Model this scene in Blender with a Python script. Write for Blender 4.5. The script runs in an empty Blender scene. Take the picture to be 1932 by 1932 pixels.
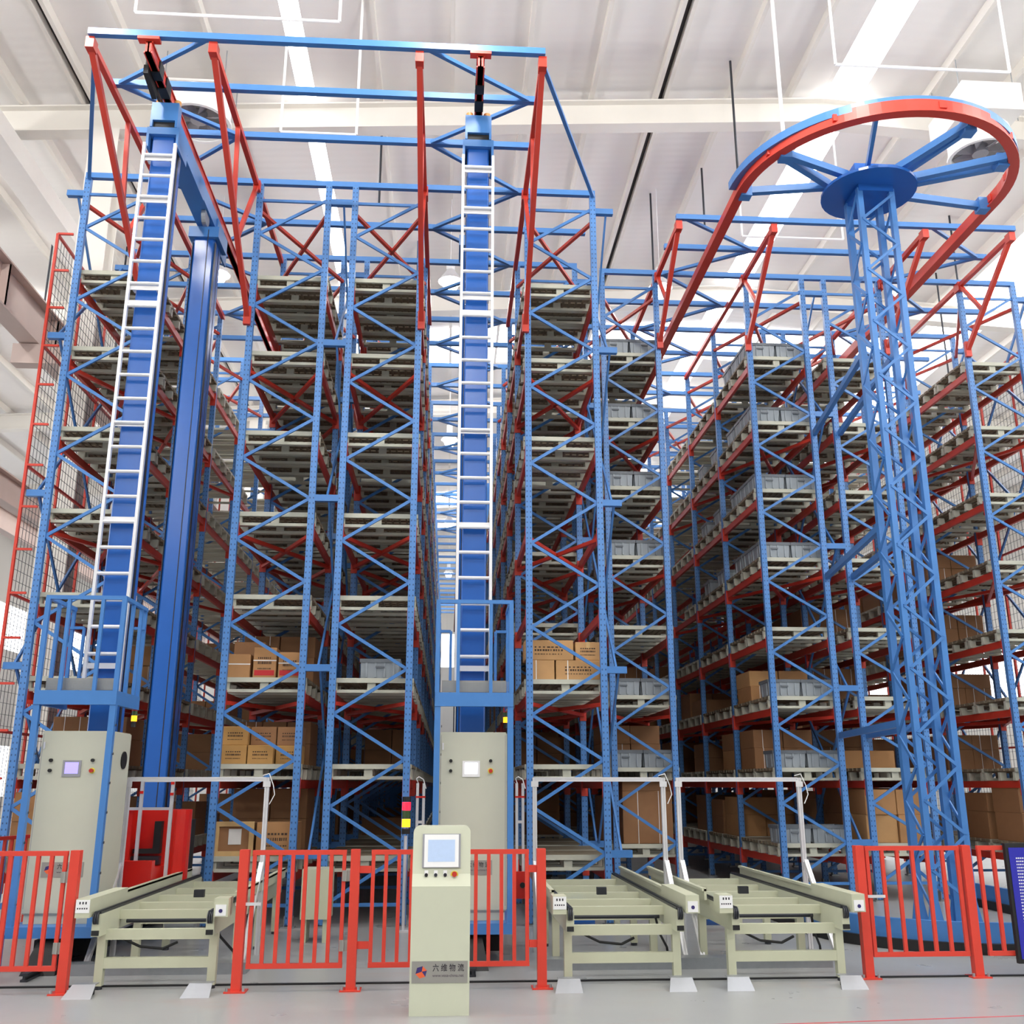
import bpy, bmesh, math, random
from mathutils import Vector, Matrix, Quaternion
random.seed(7)
SC = bpy.context.scene
COL = SC.collection

# ------------------------------------------------------------------ camera
TH = math.radians(15.4); PH = math.radians(3.6)
cd = bpy.data.cameras.new('camera'); cam = bpy.data.objects.new('camera', cd); COL.objects.link(cam)
cam.location = (0, 0, 1.7)
cam.rotation_euler = (math.pi/2 + TH, 0, -PH)
cd.sensor_width = 36; cd.sensor_fit = 'HORIZONTAL'; cd.lens = 36*1870/1932
cd.clip_end = 300; cd.clip_start = 0.05
SC.camera = cam

# ------------------------------------------------------------------ world and exposure
w = bpy.data.worlds.new('world'); SC.world = w; w.use_nodes = True
bg = w.node_tree.nodes['Background']
bg.inputs[0].default_value = (1.0, 1.0, 1.0, 1); bg.inputs[1].default_value = 0.32
SC.view_settings.view_transform = 'Standard'; SC.view_settings.look = 'None'
SC.view_settings.gamma = 1; SC.view_settings.use_curve_mapping = False
SC.view_settings.exposure = 0.12
SKY_EMIT = 6.0
LAMP_W = 120.0

# ------------------------------------------------------------------ materials
def lin(c):
    return tuple(((v/255)/12.92 if v/255 <= .04045 else ((v/255+.055)/1.055)**2.4) for v in c) + (1,)
MATS = {}
def mat(name, rgb, rough=.5, metal=0, var=.06, scale=6, bump=0, emit=0, spec=.5):
    m = bpy.data.materials.new(name); m.use_nodes = True
    nt = m.node_tree; N = nt.nodes; L = nt.links; b = N['Principled BSDF']
    c = lin(rgb)
    b.inputs['Roughness'].default_value = rough; b.inputs['Metallic'].default_value = metal
    b.inputs['Specular IOR Level'].default_value = spec
    tc = N.new('ShaderNodeTexCoord'); no = N.new('ShaderNodeTexNoise')
    no.inputs['Scale'].default_value = scale; no.inputs['Detail'].default_value = 5
    L.new(tc.outputs['Object'], no.inputs['Vector'])
    mx = N.new('ShaderNodeMix'); mx.data_type = 'RGBA'
    mx.inputs['A'].default_value = tuple(max(0, v*(1-var)) for v in c[:3])+(1,)
    mx.inputs['B'].default_value = tuple(min(1, v*(1+var)) for v in c[:3])+(1,)
    L.new(no.outputs['Fac'], mx.inputs['Factor']); L.new(mx.outputs['Result'], b.inputs['Base Color'])
    if bump:
        bp = N.new('ShaderNodeBump'); bp.inputs['Strength'].default_value = bump; bp.inputs['Distance'].default_value = .01
        L.new(no.outputs['Fac'], bp.inputs['Height']); L.new(bp.outputs['Normal'], b.inputs['Normal'])
    if emit:
        b.inputs['Emission Color'].default_value = c; b.inputs['Emission Strength'].default_value = emit
    MATS[name] = m
    return m
BLUE = mat('rack_blue_paint', (68, 124, 190), .38)
DBLUE = mat('mast_blue_paint', (40, 98, 182), .22, var=.04)
RED = mat('beam_red_paint', (200, 58, 42), .42)
FRED = mat('fence_red_paint', (218, 66, 50), .4)
CREAM = mat('cabinet_cream_paint', (196, 197, 180), .45, var=.03)
KIOSK = mat('kiosk_cream_paint', (203, 206, 184), .4, var=.03)
CONV = mat('conveyor_cream_paint', (196, 198, 172), .45, var=.06)
ALU = mat('aluminium', (225, 225, 228), .35, .35, var=.03)
GALV = mat('galvanised_steel', (165, 170, 175), .35, .6, var=.15, scale=14)
SHEET = mat('bent_galvanised_sheet', (168, 171, 176), .35, .5, var=.06, scale=10)
STEEL = mat('dark_steel', (70, 72, 78), .4, .7)
BLACK = mat('black_rubber', (22, 22, 24), .6)
PAL = mat('pallet_grey_paint', (190, 190, 174), .55, var=.1)
PALD = mat('pallet_deck_steel', (128, 116, 96), .6, var=.15, scale=20)
BIN = mat('bin_grey_plastic', (150, 158, 164), .5, var=.04)
BIND = mat('bin_dark_grey', (104, 110, 116), .5)
CARTN = [mat('carton_%s' % n, c, .75, var=.08, scale=9) for n, c in (('tan', (176, 130, 84)), ('sand', (192, 148, 98)), ('brown', (150, 108, 72)), ('ochre', (184, 140, 80)))]
WOOD = mat('crate_pine', (206, 170, 116), .7, var=.15, scale=10)
PRINT = mat('carton_print', (70, 52, 40), .8)
TAPE = mat('white_strap', (232, 230, 225), .5)
REDPR = mat('red_print', (190, 40, 44), .7)
WHITE = mat('white_plastic', (238, 238, 238), .4, var=.02)
ROOFM = mat('roof_sheet', (226, 223, 220), .6, var=.03)
BEAMW = mat('steel_cream_paint', (232, 228, 221), .55, var=.05, scale=2)
PINK = mat('girder_primer', (206, 186, 178), .6, var=.08, scale=2)
WALLM = mat('wall_sheet', (222, 219, 214), .6, var=.04, scale=1)
SKYL = mat('skylight_sheet', (250, 252, 255), .5, emit=SKY_EMIT, var=0)
WINL = mat('window_daylight', (245, 250, 255), .5, emit=2.5, var=0)
LAMPM = mat('lamp_glow', (255, 252, 244), .4, emit=25, var=0)
SCRB = mat('screen_blue', (178, 198, 228), .25, emit=.12, var=.06, scale=40)
SCRV = mat('screen_violet', (150, 140, 255), .25, emit=1.2, var=.05)
SCRW = mat('screen_white', (235, 240, 255), .25, emit=1.6, var=.02)
GREYF = mat('grey_bezel', (150, 150, 156), .4)
PLATE = mat('nameplate_metal', (160, 158, 152), .4, .4, var=.04)
INK = mat('dark_ink', (34, 28, 40), .7)
LORA = mat('logo_orange', (226, 98, 52), .6); LBLU = mat('logo_blue', (52, 42, 104), .6)
WEBINK = mat('grey_ink', (92, 80, 92), .7)
REDB = mat('red_button', (190, 52, 40), .35); YEL = mat('yellow_ring', (228, 220, 70), .4)
AMB = mat('amber_light', (255, 158, 24), .3, emit=2.6, var=0); REDL = mat('red_light', (255, 24, 44), .3, emit=3, var=0)
GRN = mat('green_lens', (60, 84, 44), .3); SIGNB = mat('sign_blue', (44, 44, 168), .35, var=.03)
ORNG = mat('roller_amber', (206, 150, 84), .45)
CABRED = mat('cab_red_paint', (214, 36, 26), .3)
def perf_blue():
    m = mat('perforated_blue_paint', (80, 132, 196), .38)
    nt = m.node_tree; N = nt.nodes; L = nt.links; b = N['Principled BSDF']
    mx0 = b.inputs['Base Color'].links[0].from_socket
    tc = N.new('ShaderNodeTexCoord'); sp = N.new('ShaderNodeSeparateXYZ'); L.new(tc.outputs['Object'], sp.inputs[0])
    def mth(op, a, bb=None):
        n = N.new('ShaderNodeMath'); n.operation = op
        for i, v in enumerate((a, bb)):
            if v is None: continue
            if isinstance(v, (int, float)): n.inputs[i].default_value = v
            else: L.new(v, n.inputs[i])
        return n.outputs[0]
    fz = mth('LESS_THAN', mth('FRACT', mth('DIVIDE', sp.outputs['Z'], .075)), .3)
    ax = mth('ABSOLUTE', mth('SUBTRACT', mth('ABSOLUTE', sp.outputs['X']), .024))
    fx = mth('LESS_THAN', ax, .007)
    fac = mth('MULTIPLY', mth('MULTIPLY', fz, fx), .75)
    mx = N.new('ShaderNodeMix'); mx.data_type = 'RGBA'
    L.new(fac, mx.inputs['Factor']); L.new(mx0, mx.inputs['A']); mx.inputs['B'].default_value = (.01, .02, .05, 1)
    L.new(mx.outputs['Result'], b.inputs['Base Color'])
    return m
UPM = perf_blue()
def floor_mat():
    m = mat('floor_epoxy', (164, 166, 166), .2, var=.07, scale=.6)
    nt = m.node_tree; N = nt.nodes; L = nt.links; b = N['Principled BSDF']
    tc = N.new('ShaderNodeTexCoord'); n2 = N.new('ShaderNodeTexNoise'); n2.inputs['Scale'].default_value = 2.2; n2.inputs['Detail'].default_value = 9
    L.new(tc.outputs['Object'], n2.inputs['Vector'])
    rp = N.new('ShaderNodeMapRange'); rp.inputs[1].default_value = .2; rp.inputs[2].default_value = .8
    rp.inputs[3].default_value = .26; rp.inputs[4].default_value = .33
    L.new(n2.outputs['Fac'], rp.inputs[0]); L.new(rp.outputs[0], b.inputs['Roughness'])
    mp = N.new('ShaderNodeMapping'); mp.inputs['Scale'].default_value = (.5, 1.6, 1); L.new(tc.outputs['Object'], mp.inputs[0])
    n3 = N.new('ShaderNodeTexNoise'); n3.inputs['Scale'].default_value = 1.3; n3.inputs['Detail'].default_value = 8; n3.inputs['Roughness'].default_value = .65
    L.new(mp.outputs[0], n3.inputs['Vector'])
    r3 = N.new('ShaderNodeMapRange'); r3.inputs[1].default_value = .56; r3.inputs[2].default_value = .78; r3.inputs[3].default_value = 0; r3.inputs[4].default_value = .55
    L.new(n3.outputs['Fac'], r3.inputs[0])
    src = b.inputs['Base Color'].links[0].from_socket
    mx = N.new('ShaderNodeMix'); mx.data_type = 'RGBA'; L.new(r3.outputs[0], mx.inputs['Factor']); L.new(src, mx.inputs['A'])
    mx.inputs['B'].default_value = lin((172, 140, 128)); L.new(mx.outputs['Result'], b.inputs['Base Color'])
    return m
FLOORM = floor_mat()
def corrug(name, rgb, axis, period, depth):
    m = mat(name, rgb, .6, var=.04, scale=.8)
    nt = m.node_tree; N = nt.nodes; L = nt.links; b = N['Principled BSDF']
    tc = N.new('ShaderNodeTexCoord'); wv = N.new('ShaderNodeTexWave'); wv.bands_direction = axis
    wv.inputs['Scale'].default_value = .314/period
    L.new(tc.outputs['Object'], wv.inputs['Vector'])
    bp = N.new('ShaderNodeBump'); bp.inputs['Strength'].default_value = depth; bp.inputs['Distance'].default_value = .01
    L.new(wv.outputs['Fac'], bp.inputs['Height']); L.new(bp.outputs['Normal'], b.inputs['Normal'])
    return m
ROOFC = corrug('roof_corrugated_sheet', (238, 235, 232), 'Y', .2, .25)
WALLC = corrug('wall_corrugated_sheet', (220, 217, 212), 'X', .25, .3)

# ------------------------------------------------------------------ geometry helpers
class G:
    def __init__(s): s.v = []; s.f = []
    def quadbox(s, c):                      # 8 corners, bottom ring then top ring
        n = len(s.v); s.v += [tuple(p) for p in c]
        for a in ((0,3,2,1),(4,5,6,7),(0,1,5,4),(1,2,6,5),(2,3,7,6),(3,0,4,7)): s.f.append(tuple(n+i for i in a))
        return s
    def box(s, x0, y0, z0, x1, y1, z1):
        return s.quadbox([(x0,y0,z0),(x1,y0,z0),(x1,y1,z0),(x0,y1,z0),(x0,y0,z1),(x1,y0,z1),(x1,y1,z1),(x0,y1,z1)])
    def prof(s, pts, p, q):
        p = Vector(p); q = Vector(q); X, Y, Z = frame(q-p)
        n = len(s.v); k = len(pts)
        for o in (p, q):
            for a, b in pts: s.v.append(tuple(o+X*a+Y*b))
        for i in range(k): j = (i+1) % k; s.f.append((n+i, n+j, n+k+j, n+k+i))
        s.f.append(tuple(n+i for i in reversed(range(k)))); s.f.append(tuple(n+k+i for i in range(k)))
        return s
    def bar(s, p, q, w, h): return s.prof(rect(w, h), p, q)
    def cyl(s, p, q, r, n=10, r2=None):
        p = Vector(p); q = Vector(q); X, Y, Z = frame(q-p); m = len(s.v); r2 = r if r2 is None else r2
        for o, rr in ((p, r), (q, r2)):
            for i in range(n):
                a = 2*math.pi*i/n; s.v.append(tuple(o+X*math.cos(a)*rr+Y*math.sin(a)*rr))
        for i in range(n): j = (i+1) % n; s.f.append((m+i, m+j, m+n+j, m+n+i))
        s.f.append(tuple(m+i for i in reversed(range(n)))); s.f.append(tuple(m+n+i for i in range(n)))
        return s
    def sweep(s, path, pts, closed=False):  # profile (side, up) along a level path
        n0 = len(s.v); k = len(pts); N = len(path); P = [Vector(p) for p in path]
        for i, p in enumerate(P):
            t = (P[min(i+1, N-1)]-P[max(i-1, 0)]).normalized(); sd = t.cross(Vector((0,0,1))).normalized()
            for a, b in pts: s.v.append(tuple(p+sd*a+Vector((0,0,b))))
        for i in range(N-1):
            for j in range(k):
                j2 = (j+1) % k; s.f.append((n0+i*k+j, n0+i*k+j2, n0+(i+1)*k+j2, n0+(i+1)*k+j))
        s.f.append(tuple(n0+j for j in reversed(range(k)))); s.f.append(tuple(n0+(N-1)*k+j for j in range(k)))
        return s
    def tube(s, path, r, n=6):
        for a, b in zip(path[:-1], path[1:]): s.cyl(a, b, r, n)
        return s
    def mesh(s, name, fix=True):
        m = bpy.data.meshes.new(name); m.from_pydata(s.v, [], s.f)
        if fix and len(s.f) < 4000:
            b = bmesh.new(); b.from_mesh(m); bmesh.ops.recalc_face_normals(b, faces=b.faces); b.to_mesh(m); b.free()
        m.update(); return m
def rect(w, h): return [(-w/2,-h/2),(w/2,-h/2),(w/2,h/2),(-w/2,h/2)]
def chan(w, h, t): return [(-w/2,-h/2),(w/2,-h/2),(w/2,h/2),(w/2-t,h/2),(w/2-t,-h/2+t),(-w/2+t,-h/2+t),(-w/2+t,h/2),(-w/2,h/2)]
def angl(w, t): return [(-w/2,-w/2),(w/2,-w/2),(w/2,-w/2+t),(-w/2+t,-w/2+t),(-w/2+t,w/2),(-w/2,w/2)]
def isec(w, h, t): return [(-w/2,-h/2),(w/2,-h/2),(w/2,-h/2+t),(t/2,-h/2+t),(t/2,h/2-t),(w/2,h/2-t),(w/2,h/2),(-w/2,h/2),(-w/2,h/2-t),(-t/2,h/2-t),(-t/2,-h/2+t),(-w/2,-h/2+t)]
def frame(d):
    Z = d.normalized(); ref = Vector((0,0,1)) if abs(Z.z) < .93 else Vector((0,1,0))
    Y = (ref-Z*ref.dot(Z)).normalized(); X = Y.cross(Z); return X, Y, Z
WLOC = {}
def wl(o): return WLOC[o.name] if o else Vector((0,0,0))
def obj(name, data, parent=None, at=(0,0,0), q=None, m=None):
    o = bpy.data.objects.new(name, data); COL.objects.link(o)
    at = Vector(at); WLOC[o.name] = at
    if parent: o.parent = parent; o.location = at-wl(parent)
    else: o.location = at
    if q is not None: o.rotation_mode = 'QUATERNION'; o.rotation_quaternion = q
    if m is not None and data is not None:
        if not data.materials: data.materials.append(m)
    return o
def tag(o, label=None, cat=None, group=None, kind=None):
    if label: o['label'] = label
    if cat: o['category'] = cat
    if group: o['group'] = group
    if kind: o['kind'] = kind
    return o
def thing(name, label, cat, at=(0,0,0), group=None, kind=None):
    return tag(obj(name, None, None, at), label, cat, group, kind)
def part(name, g, m, parent, fix=True, smooth=False):   # g in world coordinates
    off = wl(parent); g.v = [(a-off.x, b-off.y, c-off.z) for a, b, c in g.v]
    me = g.mesh(name, fix)
    if smooth:
        for p in me.polygons: p.use_smooth = True
    return obj(name, me, parent, off, m=m)
def solo(name, g, m, label, cat, group=None, kind=None, fix=True):
    x = sum(v[0] for v in g.v)/len(g.v); y = sum(v[1] for v in g.v)/len(g.v); z = min(v[2] for v in g.v)
    g.v = [(a-x, b-y, c-z) for a, b, c in g.v]
    return tag(obj(name, g.mesh(name, fix), None, (x,y,z), m=m), label, cat, group, kind)
def structure(name, g, m, parent=None):
    o = part(name, g, m, parent) if parent else obj(name, g.mesh(name), None, (0,0,0), m=m)
    if not parent: o['kind'] = 'structure'
    return o
BC = {}
def bar(name, p, q, prof, m, parent):       # one bar object, mesh shared between equal bars
    p = Vector(p); q = Vector(q); L = round((q-p).length, 3)
    key = (tuple(prof), L, m.name)
    if key not in BC:
        BC[key] = G().prof(prof, (0,0,0), (0,0,L)).mesh(name); BC[key].materials.append(m)
    X, Y, Z = frame(q-p)
    # mesh was built with frame((0,0,1)): X axis of profile = Y x Z
    X0, Y0, Z0 = frame(Vector((0,0,1)))
    R = Matrix((X, Y, Z)).transposed() @ Matrix((X0, Y0, Z0))
    return obj(name, BC[key], parent, p, R.to_quaternion())
SH = {}
def shared(key, g, m):
    if key not in SH:
        SH[key] = g().mesh(key); SH[key].materials.append(m)
    return SH[key]
def text_mesh(body, size, name, bold=0):
    c = bpy.data.curves.new(name, 'FONT'); c.body = body; c.size = size; c.extrude = .0008; c.offset = size*bold
    o = bpy.data.objects.new(name, c); COL.objects.link(o)
    bpy.context.view_layer.update()
    me = bpy.data.meshes.new_from_object(o.evaluated_get(bpy.context.evaluated_depsgraph_get()))
    bpy.data.objects.remove(o); return me

# ------------------------------------------------------------------ hall
RIDGE = 7.0
def zb(x): return 13.85-.06*abs(x-RIDGE)          # underside of the rafters
def zr(x): return zb(x)+.74                       # underside of the roof sheet
XL, XR, YF, YB = -20.0, 26.0, -16.0, 66.0
floor = structure('floor', G().box(XL-6, YF-6, -.3, XR+6, YB+4, 0), FLOORM)
part('painted_line', G().quadbox([(.4,7.72,.0005),(9,8.42,.0005),(9,8.445,.0005),(.4,7.745,.0005),(.4,7.72,.0015),(9,8.42,.0015),(9,8.445,.0015),(.4,7.745,.0015)]), mat('floor_line_red', (206, 86, 92), .5), floor)
part('expansion_strip', G().box(-7, 9.63, .0005, 9.5, 9.67, .012), BLACK, floor)
skyl = [(-2.96,-2.64), (7.08,7.76), (13.3,14.9), (-11.2,-10.4)]
def roof_strip(x0, x1, g, y0=YF, y1=YB):
    xs = [x0]+([RIDGE] if x0 < RIDGE < x1 else [])+[x1]
    for a, b in zip(xs[:-1], xs[1:]):
        g.quadbox([(a,y0,zr(a)),(b,y0,zr(b)),(b,y1,zr(b)),(a,y1,zr(a)),(a,y0,zr(a)+.1),(b,y0,zr(b)+.1),(b,y1,zr(b)+.1),(a,y1,zr(a)+.1)])
    return g
cuts = sorted(skyl); e = XL; segs = []
for a, b in cuts: segs.append((e, a)); e = b
segs.append((e, XR))
cg = G()
for a, b in segs: roof_strip(a, b, cg)
ceil = structure('ceiling', cg, ROOFC)
for i, (a, b) in enumerate(skyl):
    o = structure('window_%d' % (i+1), roof_strip(a, b, G()), SKYL)
    o['label'] = 'bright translucent roof light strip'
for j, y in enumerate((25.7, 42.0)):              # cross strips of roof light
    g = G()
    for a, b in segs:
        xs = [a]+([RIDGE] if a < RIDGE < b else [])+[b]
        for p, q in zip(xs[:-1], xs[1:]):
            if p < -8 or q > 22: continue
            g.quadbox([(p,y,zr(p)-.03),(q,y,zr(q)-.03),(q,y+2.4,zr(q)-.03),(p,y+2.4,zr(p)-.03),(p,y,zr(p)-.005),(q,y,zr(q)-.005),(q,y+2.4,zr(q)-.005),(p,y+2.4,zr(p)-.005)])
    structure('window_%d' % (5+j), g, SKYL)
px = [-18.4,-17,-15.6,-14.2,-12.8,-9.4,-7.85,-6.77,-6.59,-5.55,-4.2,-1.43,-.12,1.22,2.5,3.72,3.9,5.14,6.3,8.9,10.2,11.6,12.7,15.8,17.3,18.8,20.3,21.8,23.3]
for x in px:
    z = zr(x)
    part('purlin', G().prof(chan(.07, .2, .012), (x, YF+.2, z-.1), (x, YB-.2, z-.1)), BEAMW, ceil)
for x in (-6.68, 3.81):
    part('roof_seam', G().box(x-.05, YF+.2, zr(x)-.06, x+.05, YB-.2, zr(x)-.01), mat('dark_gap', (54, 50, 50), .8), ceil)
RY = [1.1, 8.5, 15.9, 23.3, 30.7, 38.1, 45.5, 52.9, 60.3]
for y in RY:
    xs = [XL+.1, -6.3, RIDGE, XR-.1]
    for a, b in zip(xs[:-1], xs[1:]):
        za, zz = zb(a), zb(b); d = .02
        t = .1
        g = G()
        g.quadbox([(a,y-.14,za),(b,y-.14,zz),(b,y+.14,zz),(a,y+.14,za),(a,y-.14,za+.03),(b,y-.14,zz+.03),(b,y+.14,zz+.03),(a,y+.14,za+.03)])
        g.quadbox([(a,y-.012,za+.03),(b,y-.012,zz+.03),(b,y+.012,zz+.03),(a,y+.012,za+.03),(a,y-.012,za+.5),(b,y-.012,zz+.5),(b,y+.012,zz+.5),(a,y+.012,za+.5)])
        g.quadbox([(a,y-.14,za+.5),(b,y-.14,zz+.5),(b,y+.14,zz+.5),(a,y+.14,za+.5),(a,y-.14,za+.53),(b,y-.14,zz+.53),(b,y+.14,zz+.53),(a,y+.14,za+.53)])
        part('rafter', g, BEAMW, ceil)
# back and side walls with window bands
def wall(name, axis, c, a0, a1, top, wins, m):
    g = G(); zs = [0]+sorted(v for w_ in wins for v in w_)+[top]
    for i in range(0, len(zs), 2):
        if axis == 'y': g.box(a0, c, zs[i], a1, c+.15, zs[i+1])
        else: g.box(c-.15, a0, zs[i], c, a1, zs[i+1])
    return structure(name, g, m)
wb = wall('wall_back', 'y', YB, XL, XR, 14.7, [(9.2,11.4)], WALLC)
wlf = wall('wall_left', 'x', XL, YF, YB, 13.0, [(1.2,3.4),(7.6,9.6)], WALLC)
wr = wall('wall_right', 'x', XR+.15, YF, YB, 13.5, [(5.6,8.4)], WALLC)
n = 7
for c, ax in ((YB, 'y'), (XL, 'x'), (XR+.15, 'x2')):
    for (z0, z1) in ([(9.2,11.4)] if ax == 'y' else [(1.2,3.4),(7.6,9.6)] if ax == 'x' else [(5.6,8.4)]):
        g = G()
        if ax == 'y': g.box(XL, c+.06, z0, XR, c+.09, z1)
        else: g.box(c-.09, YF, z0, c-.06, YB, z1)
        wo = structure('window_%d' % n, g, WINL); n += 1
        fg = G()
        if ax == 'y':
            for i in range(24): fg.box(XL+i*2, c+.02, z0, XL+i*2+.08, c+.06, z1)
        else:
            for i in range(40): fg.box(c-.06, YF+i*2, z0, c-.02, YF+i*2+.08, z1)
        part('window_frame', fg, BEAMW, wo)

# columns, runway girder and eave strut on the left
names = ['nearest', 'second', 'third', 'fourth', 'fifth', 'sixth', 'seventh', 'eighth']
for i, y in enumerate(RY[2:]):
    t = thing('column', 'cream steel building column left of the racks, %s from the front' % names[i], 'column', (-6.3,y,0), 'columns left of the racks')
    part('shaft', G().box(-6.31,y-.2,0,-6.29,y+.2,zb(-6.3)).box(-6.55,y-.215,0,-6.05,y-.19,zb(-6.3)).box(-6.55,y+.19,0,-6.05,y+.215,zb(-6.3)), BEAMW, t)
    part('base_plate', G().box(-6.6,y-.3,0,-6,y+.3,.03), BEAMW, t)
    part('bracket', G().box(-7.4,y-.12,8.5,-6.55,y+.12,8.85), PINK, t)
t = thing('runway_girder', 'pinkish primed steel runway girder along the left columns', 'girder', (-7.15,20,8.86))
part('girder_beam', G().prof(isec(.32, .8, .03), (-7.15,8,9.27), (-7.15,64,9.27)), PINK, t)
g = G()
for k in range(28): g.box(-7.02,8.5+k*2,8.92,-7.0,8.52+k*2,9.62).box(-7.3,8.5+k*2,8.92,-7.135,8.52+k*2,9.62).box(-7.165,8.5+k*2,8.92,-7.0,8.52+k*2,9.62)
part('stiffener', g, PINK, t)
solo('eave_strut', G().prof(chan(.5, .4, .02), (-8.0,6,12.55), (-8.0,64,12.55)), ROOFM, 'pale grey eave channel high above the left girder', 'strut')
for i, (x, z) in enumerate(((-10.5, 8.4), (-13.5, 9.4))):
    solo('side_bay_girder', G().prof(isec(.3, .7, .03), (x,8,z), (x,64,z)), PINK, 'primed steel girder in the left side bay, %s' % ('nearer to the racks' if i == 0 else 'farther from the racks'), 'girder', 'side bay girders')

# ------------------------------------------------------------------ racks
LV = [.64, 1.77, 2.88, 3.99, 5.15, 6.34, 7.56, 8.77]
LN = ['lowest', 'second', 'third', 'fourth', 'fifth', 'sixth', 'seventh', 'top']
ORD = ['first', 'second', 'third', 'fourth', 'fifth', 'sixth', 'seventh', 'eighth']
RK = [(-5.48,-4.5,13.3), (-2.95,-1.93,13.3), (-1.53,-.53,13.3), (1.07,2.07,13.3), (2.57,3.52,15.65), (5.14,6.16,15.65), (6.56,7.56,15.65), (9.07,10.07,15.65)]
ZT = 10.42; BAY = 2.2; NB = 20; NEAR = 6
UPW = chan(.088, .075, .018)
DG = rect(.03, .042); BM = rect(.05, .11); XB = rect(.05, .05)
ZL = [.26+1.1667*k for k in range(9)]; ZRn = [.85+1.1667*k for k in range(9)]
def diag_nodes(x0, x1):
    out = []
    for k in range(9):
        out.append((x0, ZL[k], x1, ZRn[k]))
        if k < 8: out.append((x1, ZRn[k], x0, ZL[k+1]))
    return out
RACKS = []
desc = ['beside the left mesh guard', 'right of the left crane', 'left of the centre aisle', 'right of the centre crane', 'behind the middle conveyors', 'left of the lattice tower', 'behind the lattice tower', 'at the right edge']
for ri, (x0, x1, y0) in enumerate(RK):
    xc = (x0+x1)/2
    R = thing('pallet_rack', 'tall blue and red pallet rack %s, %s from the left' % (desc[ri], ORD[ri]), 'rack', (xc,y0,0), 'pallet racks'); RACKS.append(R)
    far = G(); farb = G()
    for fr in range(NB+1):
        y = y0+fr*BAY
        if y > 62: break
        if fr <= NEAR:
            for x in (x0, x1):
                bar('upright', (x,y,.03), (x,y,ZT), UPW, UPM, R)
                obj('foot_plate', shared('foot_plate', lambda: G().box(-.08,-.07,0,.08,.07,.02).box(-.055,-.05,.02,-.045,.05,.14).box(.045,-.05,.02,.055,.05,.14), GALV), R, (x,y,.001))
            for (a, za, b, zc) in diag_nodes(x0, x1):
                if fr <= 3 or True: bar('diagonal_brace', (a+(.03 if a == x0 else -.03),y,za), (b+(.03 if b == x0 else -.03),y,zc), DG, BLUE, R)
            bar('tie_strut', (x0,y,.26), (x1,y,.26), DG, BLUE, R); bar('tie_strut', (x0,y,10.15), (x1,y,10.15), DG, BLUE, R)
        else:
            for x in (x0, x1): far.bar((x,y,0), (x,y,ZT), .088, .075)
            for (a, za, b, zc) in diag_nodes(x0, x1): far.bar((a,y,za), (b,y,zc), .03, .04)
        if fr < NB and y+BAY < 64:
            for li, z in enumerate(LV):
                for s, x in ((-1, x0), (1, x1)):
                    xx = x+s*.0
                    p, q = (xx,y+.04,z-.06), (xx,y+BAY-.04,z-.06)
                    if fr < NEAR:
                        bar('load_beam', p, q, BM, RED, R)
                        if fr < 3:
                            for yy in (y+.044, y+BAY-.044):
                                obj('beam_connector', shared('beam_connector', lambda: G().box(-.05,-.008,-.17,.05,.008,.08), RED), R, (xx,yy,z-.06))
                    else: farb.bar(p, q, .05, .11)
                if li in (2, 4, 6) and fr < 3:
                    bar('plan_brace', (x0,y+.05,z-.14), (x1,y+BAY-.05,z-.14), XB, RED, R)
                    bar('plan_brace', (x1,y+.05,z-.14), (x0,y+BAY-.05,z-.14), XB, RED, R)
            if fr < 4:
                bar('plan_brace', (x0,y+.05,10.0), (x1,y+BAY-.05,10.0), XB, RED, R)
                bar('plan_brace', (x1,y+.05,10.0), (x0,y+BAY-.05,10.0), XB, RED, R)
    tag(part('distant_frames', far, BLUE, R, fix=False), kind='stuff')
    tag(part('distant_beams', farb, RED, R, fix=False), kind='stuff')
# spacers and spine bracing between back to back racks
SPZ = [.85, 3.19, 5.52, 7.85, 10.15]
def spine(parent, xa, xb, y0, lean):
    xm = (xa+xb)/2
    for fr in range(3):
        y = y0+fr*BAY
        for z in SPZ: bar('spacer', (xa,y,z), (xb,y,z), rect(.08, .09), BLUE, parent)
    for fr in range(2):
        y = y0+fr*BAY
        for za, zb_ in zip(SPZ[:-1], SPZ[1:]):
            bar('spine_brace', (xm,y,za), (xm,y+BAY,zb_), rect(.028,.045), BLUE, parent); bar('spine_brace', (xm+.03,y+BAY,za), (xm+.03,y,zb_), rect(.028,.045), BLUE, parent)
spine(RACKS[1], -1.9, -1.56, 13.3, 1); spine(RACKS[3], 2.11, 2.38, 13.3, 1); spine(RACKS[5], 6.2, 6.52, 15.65, 1)
spine(RACKS[0], -5.76, -5.52, 13.3, 1); spine(RACKS[7], 10.11, 10.4, 15.65, 1)

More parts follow.
